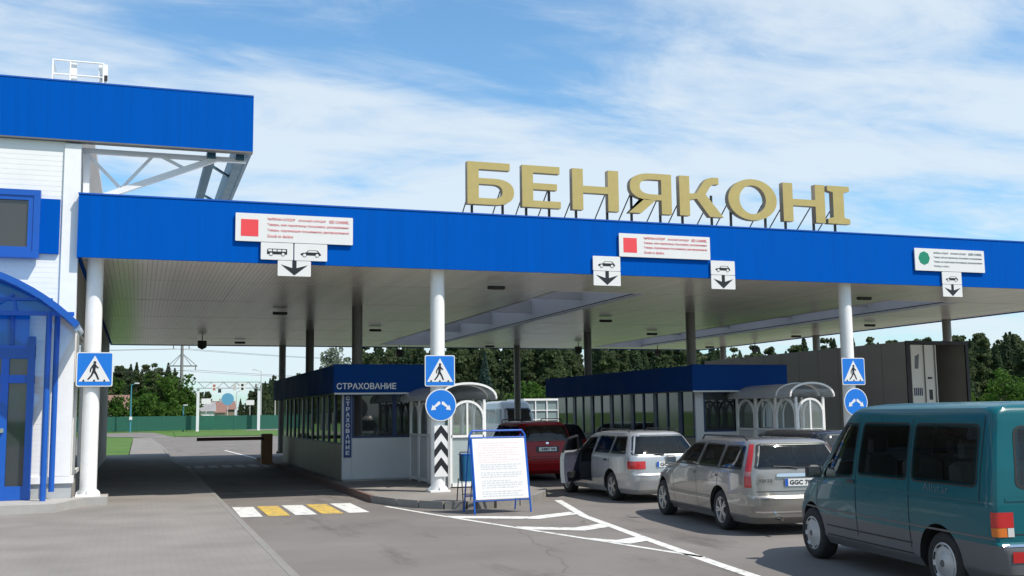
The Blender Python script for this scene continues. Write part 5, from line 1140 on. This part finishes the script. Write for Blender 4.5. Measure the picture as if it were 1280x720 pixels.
MB().add([(-h + .27, -.077, 3.2), (-h + .42, -.077, 3.2), (-h + .48, -.077, 3.7), (-h + .30, -.077, 3.62)], [(0, 1, 2, 3)]).build('door_print', mat('print_grey', (.14, .14, .15), .5, 0, .3, 9), trl)
MB().box(-h + 1.2, h - .12, 2.2, 2.3, 1.26, 4.0).build('bay_shade_panel', mat('bay_shade_dark', (.045, .04, .042), .8, 0, .2, 2), trl)  # dark panel standing in for the shaded depth of the open bay
ch = MB(); ch.box(-.5, -.38, .3, L_ - .5, .9, 1.149); ch.box(.38, .5, .3, L_ - .5, .9, 1.149); ch.build('chassis', TDK, trl); MB().box(-h + .1, h - .1, -.05, .1, .5, .62).build('underrun_bar', TDK, trl)
for y in (2.2, 3.5, 4.8):
    for sd in (1, -1):
        q = MB().lathe([(0, .0), (.25, .0), (.3, .03), (.45, .03), (.5, -.02), (.5, -.3), (0, -.3)], 24)
        wv = q.build('wheel', RUBBER, trl, 50); wv.location = (-sd * .95, y, .5); wv.rotation_euler = (0, 0, R(90) if sd > 0 else R(-90))

# ------------------------------------------------------------------ beyond the canopy
gan = thing('sign_gantry', 'white lattice gantry with small sign panels spanning the far road', 'gantry', (7.3, 146.8, 0))
GW = mat('gantry_white', (.66, .67, .68), .5, 0, .05, 3)
for x in (0, 7.8): MB().box(x - .18, x + .18, -.18, .18, -.05, 5.6).build('leg', GW, gan)
g = MB()
for zz in (5.6, 6.4):
    for yy in (-.3, .3): g.bar((-.2, yy, zz), (8.1, yy, zz), .09, .09)
for k in range(10):
    x0, x1 = k * .8, k * .8 + .8
    for yy in (-.3, .3): g.bar((x0, yy, 5.6 if k % 2 else 6.4), (x1, yy, 6.4 if k % 2 else 5.6), .06, .06)
g.build('lattice_beam', mat('gantry_grey', (.30, .31, .32), .5, .1, .1, 3), gan)
for x, zz, wd, hh, m in ((2.0, 5.2, .55, 1.0, SIGNW), (2.7, 5.0, .4, .5, DARK), (4.6, 5.3, .4, .9, mat('panel_grey', (.5, .48, .47), .5, 0, 0)), (5.6, 5.2, .75, 1.1, SIGNW)):
    q = MB().box(x - wd / 2, x + wd / 2, -.42, -.36, zz, zz + hh).build('sign_panel', m, gan)
    if wd > .5:
        for k in (.28, .72): MB().box(x - .16, x + .16, -.424, -.4205, zz + hh * k - .16, zz + hh * k + .16).build('panel_symbol', mat('symbol_dull_red', (.35, .12, .11), .5, 0, 0) if wd < .6 else SIGNBLK, q)
py_ = thing('power_pole', 'tall grey power pole with braced crossarm left of the gantry', 'power pole', (9.0, 255, 0))
MB().tube((0, 0, 0), (0, 0, 22), .5, .28, 10).build('mast', mat('pole_grey', (.20, .20, .19), .7, 0, .1, 2), py_)
for zz, wd in ((13.4, 5.2), (18.2, 2.6), (22, 2.5)): MB().bar((-wd * .85 if zz == 18.2 else -wd * .6, 0, zz), (wd * .65, 0, zz), .28, .28).build('crossarm', GREYSTEEL, py_)
br = MB(); br.bar((-2.9, 0, 13.5), (0, 0, 16.3), .14, .14); br.bar((3.2, 0, 13.5), (0, 0, 16.3), .14, .14); br.bar((-1.9, 0, 13.5), (0, 0, 16.2), .12, .12); br.bar((2.1, 0, 13.5), (0, 0, 16.2), .12, .12); br.build('brace', GREYSTEEL, py_)
for x, zz in ((-2.8, 13.4), (3.0, 13.4), (-1.9, 18.2), (1.5, 18.2)): MB().path([(x, 0, zz), (x, 0, zz - .9)], .09).build('insulator', DARK, py_)
for zz in (12.5, 17.3):
    w_ = MB()
    for x in (-2.8, 3.0) if zz < 15 else (-1.9, 1.5):
        P_ = [(x + 1.0 * (i - 10) * 9, 0 + (i - 10) * 3.0, zz - 2.4 * (1 - ((i - 10) / 10) ** 2) + 2.4 * (abs(i - 10) < 0.5) * 1) for i in range(21)]
        P_ = [(x + (i - 10) * 9, (i - 10) * 3.0, zz + (-3 * math.sin(abs(i - 10) / 10 * math.pi) * .5)) for i in range(21)]
        w_.path(P_, .03, 4)
    w_.build('power_line', DARK, py_)
def lamp(x, y, h, label, m, arm=.8, r=.06):
    t = thing('street_lamp', label, 'street lamp', (x, y, 0), 0, 'street lamps beyond the canopy')
    MB().tube((0, 0, 0), (0, 0, h), r * 1.3, r * .7, 8).build('pole', m, t)
    MB().tube((0, 0, h), (arm, 0, h + .25), r * .6).build('arm', m, t); MB().bbox(arm - .15, arm + .45, -.14, .14, h + .17, h + .32, .04).build('lamp_head', LGREY, t); return t
TEALP = mat('pole_teal', (.05, .22, .30), .5, 0, .08, 3)
lp = lamp(-.95, 146, 6.0, 'slim teal street lamp in front of the green fence at the left', TEALP, .5, .09); MB().box(-.15, .2, -.2, -.1, 1.6, 2.0).build('fuse_box', SIGNW, lp)
lamp(5.6, 149, 3.2, 'short teal post near the foot of the power pole', TEALP, .1, .1)
lamp(15.8, 190, 6.0, 'pale street lamp beside the right gantry leg', mat('pole_pale', (.5, .5, .5), .6, 0, 0), .6, .09)
lamp(23.5, 200, 6.5, 'pale street lamp next to the red triangle sign', MATS['pole_pale'], .6, .1)
lamp(17.8, 170, 8.8, 'thin street lamp behind the gantry crossbeam', MATS['pole_pale'], -1.2, .08)
# green mesh fence in bays
fen = thing('mesh_fence', 'dark green mesh fence along the far side of the road', 'fence', (-12, 148, 0))
pane = MB().box(.04, 2.96, -.01, .01, .15, 2.02).mesh('mesh_panel', MESHGREEN); post = MB().tube((0, 0, 0), (0, 0, 2.1), .045, .045, 6).mesh('fence_post', mat('post_green', (.02, .12, .09), .5, 0, .1, 4))
for i in range(18):
    a = put('mesh_panel', pane, fen); a.location = (i * 3, 0, 0); b = put('fence_post', post, fen); b.location = (i * 3, 0, 0)
# small things along the far road
def pole_sign(label, x, y, h, kind):
    t = thing('road_sign', label, 'sign', (x, y, 0), 0, 'small road signs near the gantry'); MB().tube((0, 0, 0), (0, 0, h), .06).build('post', MATS['pole_pale'], t)
    if kind == 'tri':
        me = flat_mesh([[(-.75, 0), (0, -1.3), (.75, 0)]], .04); set_mat(me, SIGNRED); o = put('plate', me, t); o.location = (0, -.1, h); me = flat_mesh([[(-.5, -.13), (0, -1.0), (.5, -.13)]], .02); set_mat(me, SIGNW); o = put('white_field', me, t); o.location = (0, -.125, h)
    elif kind == 'round':
        me = flat_mesh([circle(0, 0, .95, 28)], .05); set_mat(me, mat('sign_pale_blue', (.10, .30, .45), .4, 0, .05)); o = put('plate', me, t); o.location = (0, -.1, h)
    else:
        me = flat_mesh([rect(-.75, .75, -.45, .45)], .05); set_mat(me, SIGNW); o = put('plate', me, t); o.location = (0, -.1, h)
    return t
pole_sign('white and red give-way triangle left of the insurance kiosk', 21.0, 165, 5.0, 'tri'); pole_sign('large pale blue round sign under the gantry', 13.2, 175, 4.6, 'round'); pole_sign('white rectangular sign behind the right gantry leg', 19.5, 205, 4.4, 'rect'); pole_sign('small white sign left under the gantry', 10.8, 190, 4.5, 'rect')
def house(label, x, y, w_, d, hw_, hr, wall, roofm, wins=2):
    t = thing('house', label, 'house', (x, y, 0)); MB().box(-w_ / 2, w_ / 2, 0, d, 0, hw_).build('wall', wall, t); r = MB(); o = .4
    r.add([(-w_ / 2 - o, -o, hw_ - .05), (w_ / 2 + o, -o, hw_ - .05), (w_ / 2 + o, d + o, hw_ - .05), (-w_ / 2 - o, d + o, hw_ - .05), (-w_ / 2 - o, d / 2, hw_ + hr), (w_ / 2 + o, d / 2, hw_ + hr)], [(0, 1, 5, 4), (2, 3, 4, 5), (0, 4, 3), (1, 2, 5), (3, 2, 1, 0)])
    ro = r.build('roof', roofm, t); MB().box(-.3, .3, d * .4, d * .4 + .6, hw_, hw_ + hr + .7).build('chimney', CONC, ro)
    for k in range(wins): xx = -w_ / 2 + w_ * (k + .5) / wins; q = MB().box(xx - .5, xx + .5, -.04, .02, 1.0, 2.2).build('window', DKGLASS, t); MB().box(xx - .58, xx + .58, -.07, -.041, .9, 1.0).build('sill', PVC, q)
    return t
ROOFR = mat('roof_red', (.20, .11, .09), .8, 0, .2, 1); ROOFG = mat('roof_grey', (.25, .25, .26), .8, 0, .2, 1); WCREAM = mat('house_cream', (.45, .40, .33), .8, 0, .1, 1)
house('house with pale red roof among the trees behind the fence', -8, 205, 12, 8, 3.4, 2.6, WCREAM, ROOFR); house('low cream house with red roof seen under the gantry', 17.5, 300, 9, 7, 3, 2.6, WCREAM, ROOFR); house('grey-roofed house left under the gantry in the distance', 14.0, 265, 6, 6, 3.2, 2.2, WHITE, ROOFG, 1); house('brown house between the gantry legs far down the road', 23, 330, 8, 7, 4, 2.5, mat('house_brown', (.22, .17, .13), .8, 0, .1, 1), ROOFR)
# glazed white pavilion and white van beyond the lanes
pav_ = thing('glazed_pavilion', 'white framed glazed pavilion behind the dark red car', 'building', (21.5, 60, 0)); MB().box(.1, 3.9, .1, 3, 0, 2.6).build('glass_box', mat('pavilion_glass', (.20, .26, .27), .1, 0, .1, 2, spec=.7), pav_)
MB().box(0, 4.0, 0, 3.1, 2.6, 2.72).build('flat_roof', WPAINT, pav_); MB().box(3.7, 4.0, .0, .09, 0, 2.6).build('corner_post', WPAINT, pav_)
for k in range(6): MB().box(.0 + k * .72, .06 + k * .72, .02, .098, 0, 2.6).build('mullion', WPAINT, pav_)
for zz in (.9, 1.45, 2.0): MB().box(.06, 3.7, .03, .096, zz, zz + .05).build('transom', WPAINT, pav_)
wv_rows = [(.25, -.8, 3.7, .85, 8, 5), (.4, -.9, 3.8, .95, 9, 5), (.9, -.9, 3.75, .97, 10, 5), (1.2, -.88, 3.3, .96, 10, 5), (1.4, -.87, 3.0, .94, 10, 6), (2.1, -.83, 2.6, .86, 10, 7), (2.4, -.8, 2.3, .80, 9, 7), (2.5, -.7, 2.1, .7, 7, 6), (2.53, -.4, 1.6, .45, 5, 5)]
wvn, B, _ = make_car('minibus_van', 'white minibus facing away beyond the arched porch', wv_rows, 1.2, (18.6, 55.5), 180, mat('paint_white', (.62, .62, .60), .35, 0, .03, 2, coat=.6), 3.0, .34, .9, 'cap')
for sd in (1, -1):
    for q in ([(-.6, 1.35), (.4, 1.35), (.4, 2.1), (-.6, 2.1)], [(.5, 1.35), (1.5, 1.35), (1.5, 2.1), (.5, 2.1)], [(1.6, 1.35), (2.7, 1.35), (2.4, 2.1), (1.6, 2.1)]): glass(wvn, side_patch(B, q, .006, sd, .1))
glass(wvn, rear_patch(B, [(.8, 1.35), (-.8, 1.35), (-.74, 2.1), (.74, 2.1)], .007, .1), 'rear_window')
fw = MB(); P_ = []
for row in rgrid(9, 7, .12): P_.append([(B.xc + (B.par(z)[1] - B.xc) * max(0, 1 - (abs(y) / B.par(z)[2]) ** B.par(z)[4]) ** (1 / B.par(z)[4]) + .008, y, z) for y, z in (bil([(-.8, 1.42), (.8, 1.42), (.68, 2.15), (-.68, 2.15)], u, v) for u, v in row)])
glass(wvn, fw.grid(P_), 'windscreen')
wvn['label'] = 'white minibus facing the camera beyond the arched porch'
# single trees in front of the wood
tree_thing('blue_spruce', spruce(7.4, np.random.default_rng(5), 1500, BSPRUCE, .19), (29.3, 92, 0), 'blue-green spruce standing in front of the wood above the arched porch')
tree_thing('pale_tree', broad(8.2, 3.6, np.random.default_rng(6), 1600, PALELEAF, .3, .13), (16.4, 96, 0), 'pale silvery tree at the left end of the wood above the kiosk roof')
rb = np.random.default_rng(11)
for i, (x, y, h, wd, lab) in enumerate(((30.5, 84, 4.6, 4.2, 'round green bush behind the glazed pavilion, left one'), (33.5, 86, 4.2, 4.0, 'round green bush behind the dark grey column and red car'), (38.5, 95, 4.8, 4.5, 'round green bush left of the second kiosk roof'), (107, 112, 7.6, 5, 'light green tree right of the trailer, nearest the trailer'), (116, 118, 6.0, 6, 'low light green tree at the right edge above the van'), (104, 96, 3.0, 8, 'long low green bush just above the van roof'), (112, 98, 3.4, 8, 'long low green bush at the right edge above the van roof'))):
    tree_thing('broadleaf_tree' if h > 5 else 'green_bush', broad(h, wd, rb, 1500, LEAF, .05, .16), (x, y, 0), lab, 'tree' if h > 5 else 'bush')
for i, (x, y, h, wd, lab) in enumerate(((-7.5, 160, 5.2, 6, 'leafy green tree behind the fence at the far left'), (-3.0, 158, 4.6, 5, 'leafy green tree behind the fence left of the teal lamp'), (1.0, 160, 5.2, 5.5, 'leafy green tree behind the fence right of the teal lamp'), (4.0, 163, 4.4, 5, 'leafy green tree behind the fence left of the power pole'), (6.8, 166, 3.6, 4.6, 'leafy green tree behind the fence right of the power pole'))):
    tree_thing('leafy_tree', broad(h, wd, rb, 1500, LEAF, .05, .2), (x, y, 0), lab)
